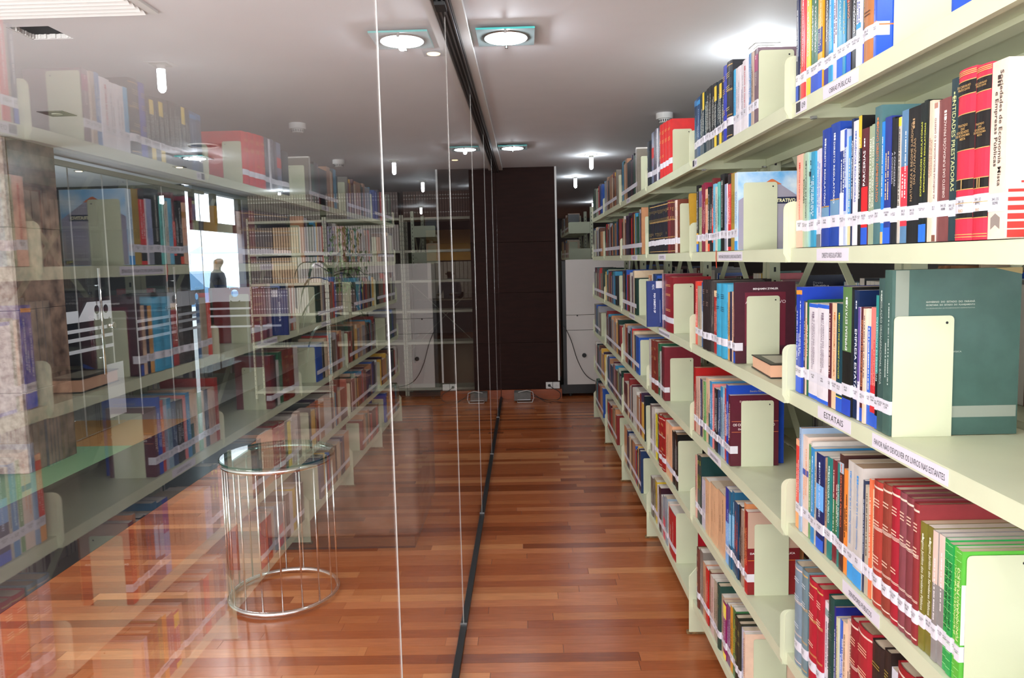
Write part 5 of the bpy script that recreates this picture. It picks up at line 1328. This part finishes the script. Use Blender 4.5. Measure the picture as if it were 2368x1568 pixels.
# ------------------------------------------------------------------ journal shelves facing the camera
M_js = mat('shelf_pale_steel', (0.42, 0.42, 0.32), 0.45)
JY = 8.42; jx = [-3.13, -2.245, -1.37, -0.50]; jz = [0.09, 0.62, 0.98, 1.325, 1.665, 2.03]
for k in range(3):
    c = thing('journal_shelf', 'pale steel shelf unit of bound journals behind the glass, %s of three' % ('left', 'middle', 'right')[k], 'shelf unit', (jx[k], JY, 0), 'journal shelf units')
    W = jx[k+1]-jx[k]-0.006
    sm_ = MB().box(0.022, W-0.022, 0, 0.30, -0.028, 0).mesh('shelf', M_js); pm2 = MB()
    pm2.box(0, 0.02, 0, 0.03, 0, 2.06)
    for i in range(38): pm2.cur = 1; pm2.box(0.007, 0.013, -0.0006, -0.0001, 0.05+i*0.052, 0.062+i*0.052)
    pmm = pm2.mesh('post', [M_js, M_black])
    for px_, py_ in ((0, 0), (W-0.02, 0), (0, 0.27), (W-0.02, 0.27)): link('post', pmm, c, (px_, py_, 0))
    for z in jz: link('shelf', sm_, c, (0, 0, z))
    if k == 2:
        MB().bar((0.02, 0.305, 0.5), (W-0.02, 0.305, 1.3), 0.004, 0.03, (0, 1, 0)).build('cross_brace', M_js, c); MB().bar((0.02, 0.311, 1.3), (W-0.02, 0.311, 0.5), 0.004, 0.03, (0, 1, 0)).build('cross_brace', M_js, c)
JC = [('grey', (0.20, 0.16, 0.15), (0.05, 0.03, 0.03)), ('tan', (0.62, 0.42, 0.26), (0.12, 0.06, 0.02)), ('cream', (0.58, 0.54, 0.50), (0.2, 0.16, 0.14)), ('brown', (0.14, 0.08, 0.06), (0.03, 0.02, 0.02)), ('lilac grey', (0.34, 0.33, 0.40), (0.08, 0.08, 0.12))]
JM = {}
for nm, c1, c2 in JC:
    b = MB(); th = 0.0285; b.cur = 0; b.box(-th/2+0.0042, th/2-0.0042, 0.0, 0.004, 0, 0.29)
    b.cur = 1; b.box(-th/2, -th/2+0.0041, 0.001, 0.21, 0, 0.29).box(th/2-0.0041, th/2, 0.001, 0.21, 0, 0.29).box(-th/2+0.0035, th/2-0.0035, 0.0045, 0.207, 0.003, 0.287); b.cur = 2  # shade of the gaps between volumes is painted into the dark board colour
    for z_ in (0.05, 0.20, 0.24): b.box(-th/2+0.005, th/2-0.005, -0.0008, -0.0002, z_, z_+0.01)
    JM[nm] = b.mesh('bound_journal', [mat('journal_'+nm.replace(' ', '_'), c1, 0.6, noise=0.15, scale=30), mat('journal_edge_'+nm.replace(' ', '_'), c2, 0.7), mat('journal_tag', (0.5, 0.48, 0.45), 0.6)])
plan = {(0, 5): [('grey', 30)], (1, 5): [('grey', 8), ('lilac grey', 10), ('grey', 11)], (2, 5): [('brown', 29)], (0, 4): [('grey', 9), ('tan', 10), ('cream', 9)], (1, 4): [('lilac grey', 4), ('cream', 24)], (0, 3): [('grey', 8), ('tan', 10), ('cream', 10)],
        (1, 3): [('grey', 12), ('cream', 14)], (0, 2): [('grey', 14), ('cream', 8)], (2, 4): [], (1, 2): [('brown', 12)]}
LNAME = {5: 'top of', 4: 'second shelf of', 3: 'third shelf of', 2: 'fourth shelf of'}
for (k, li), runs in plan.items():
    x = jx[k]+0.036; cnt = 0
    for nm, n_ in runs:
        for q in range(n_):
            if x > jx[k+1]-0.045: break
            o = link('bound_journal', JM[nm], None, (x, JY+0.02, jz[li]+0.001)); x += 0.0292
            cnt += 1; tag(o, '%s bound journal, %s from the left, %s the %s unit behind glass' % (nm, ordinal(cnt), LNAME[li], ('left', 'middle', 'right')[k]), 'journal', '%s journals, %s %s unit' % (nm, LNAME[li], ('left', 'middle', 'right')[k]))
        if k == 0 and li < 5: x += 0.004

# ------------------------------------------------------------------ plants
def leaf(b, p0, az, L, wd, rise, droop, n=9):
    prev = None; vs_ = []
    for i in range(n+1):
        t_ = i/n; d = L*t_; z_ = rise*t_-droop*t_*t_*t_; hw = wd*(math.sin(math.pi*min(1, t_*0.9+0.08))**0.8)/2*(1-t_**4*0.95)
        cx = p0[0]+math.cos(az)*d*(1-0.25*t_*t_); cy = p0[1]+math.sin(az)*d*(1-0.25*t_*t_); cz = p0[2]+z_
        sx, sy = -math.sin(az)*hw, math.cos(az)*hw; vs_ += [(cx+sx, cy+sy, cz+hw*0.35), (cx, cy, cz), (cx-sx, cy-sy, cz+hw*0.35)]
    fs = []
    for i in range(n):
        for k in (0, 1): a = i*3+k; fs.append((a, a+1, a+4, a+3))
    b.add(vs_, fs)
M_leaf = mat('dark_leaf', (0.02, 0.05, 0.025), 0.4, noise=0.4, scale=12); M_stem = mat('plant_stem', (0.08, 0.05, 0.03), 0.8); M_pot = mat('plant_pot', (0.25, 0.1, 0.06), 0.6); M_leaf2 = mat('ficus_leaf', (0.10, 0.20, 0.06), 0.5, noise=0.4, scale=10); M_soil = mat('soil', (0.03, 0.02, 0.015), 0.9)
def pot(t, r, h, m_=M_pot):
    MB().lathe([(r*0.72, 0.0), (r, h), (r*1.06, h), (r*1.06, h+0.03), (r*0.92, h+0.03), (r*0.9, h-0.01)], (0, 0, 0), 24).build('pot', m_, t, False)
    MB().lathe([(r*0.86, h-0.0095), (r*0.86, h-0.005)], (0, 0, 0), 20).build('soil', M_soil, t)
pt = thing('dracaena', 'dark long-leaved potted plant behind the glass partition', 'potted plant', (-1.57, 6.0, 0)); pot(pt, 0.17, 0.28, mat('dark_pot', (0.04, 0.03, 0.03), 0.5))
MB().tube([(0, 0, 0.27), (0.02, 0, 0.7), (0.0, 0.01, 1.1), (0.015, 0, 1.50)], [0.026, 0.024, 0.022, 0.014], 8).build('stem', M_stem, pt, True)
Rl = random.Random(3)
for k, (zb, az, L, rise, droop) in enumerate([(1.45, 3.2, 0.42, 0.30, 0.42), (1.45, 0.05, 0.40, 0.12, 0.22), (1.38, 2.9, 0.40, 0.16, 0.40), (1.36, 0.3, 0.36, 0.06, 0.50), (1.30, 3.6, 0.34, 0.02, 0.42), (1.48, 1.2, 0.3, 0.3, 0.15), (1.46, 5.0, 0.3, 0.2, 0.35), (1.25, 3.0, 0.42, 0.0, 0.36), (1.22, 0.6, 0.42, 0.02, 0.40), (1.15, 3.3, 0.34, -0.04, 0.36), (1.42, 5.8, 0.38, 0.15, 0.5), (1.12, 5.5, 0.3, 0.0, 0.3), (1.05, 3.9, 0.34, 0.0, 0.34), (1.47, 4.2, 0.36, 0.28, 0.5)]):
    b = MB(); leaf(b, (0.01, 0, zb), az, L, 0.055, rise, droop); o = b.build('leaf', M_leaf, pt, True)
pf = thing('ficus', 'small leafed green potted shrub beyond the dark long-leaved plant', 'potted plant', (-1.85, 7.75, 0)); pot(pf, 0.19, 0.32)
MB().tube([(0, 0, 0.3), (0.03, 0, 0.8), (0, 0.02, 1.2), (0.02, 0, 1.6)], [0.02, 0.018, 0.014, 0.008], 8).build('stem', M_stem, pf, True)
b = MB()
for k in range(420):
    a = Rl.uniform(0, 6.28); rr_ = Rl.uniform(0.02, 0.27); z_ = Rl.uniform(1.25, 1.92); rr_ *= 1-abs(z_-1.6)*1.2
    x_, y_ = rr_*math.cos(a), rr_*math.sin(a); s_ = Rl.uniform(0.014, 0.026); an = Rl.uniform(0, 6.28); c_, sn = math.cos(an)*s_, math.sin(an)*s_
    b.add([(x_-c_*0.4, y_-sn*0.4, z_), (x_+sn*0.5, y_-c_*0.5, z_-s_*0.8), (x_+c_*0.3, y_+sn*0.3, z_-s_*2.1), (x_-sn*0.5, y_+c_*0.5, z_-s_*0.8)], [(0, 1, 2, 3)])
o = b.build('foliage', M_leaf2, pf); o['kind'] = 'stuff'
pf2 = thing('bushy_plant', 'small green plant in front of the far blinds behind the glass', 'potted plant', (-1.42, 9.35, 0)); pot(pf2, 0.14, 0.24)
MB().tube([(0, 0, 0.22), (0, 0.01, 0.9), (0.01, 0, 1.6)], [0.014, 0.012, 0.006], 8).build('stem', M_stem, pf2, True)
for k in range(20):
    b = MB(); leaf(b, (0, 0, Rl.uniform(1.45, 1.65)), k*0.9, Rl.uniform(0.12, 0.2), 0.03, Rl.uniform(0.02, 0.14), Rl.uniform(0.05, 0.15), 5); b.build('leaf', M_leaf2, pf2, True)
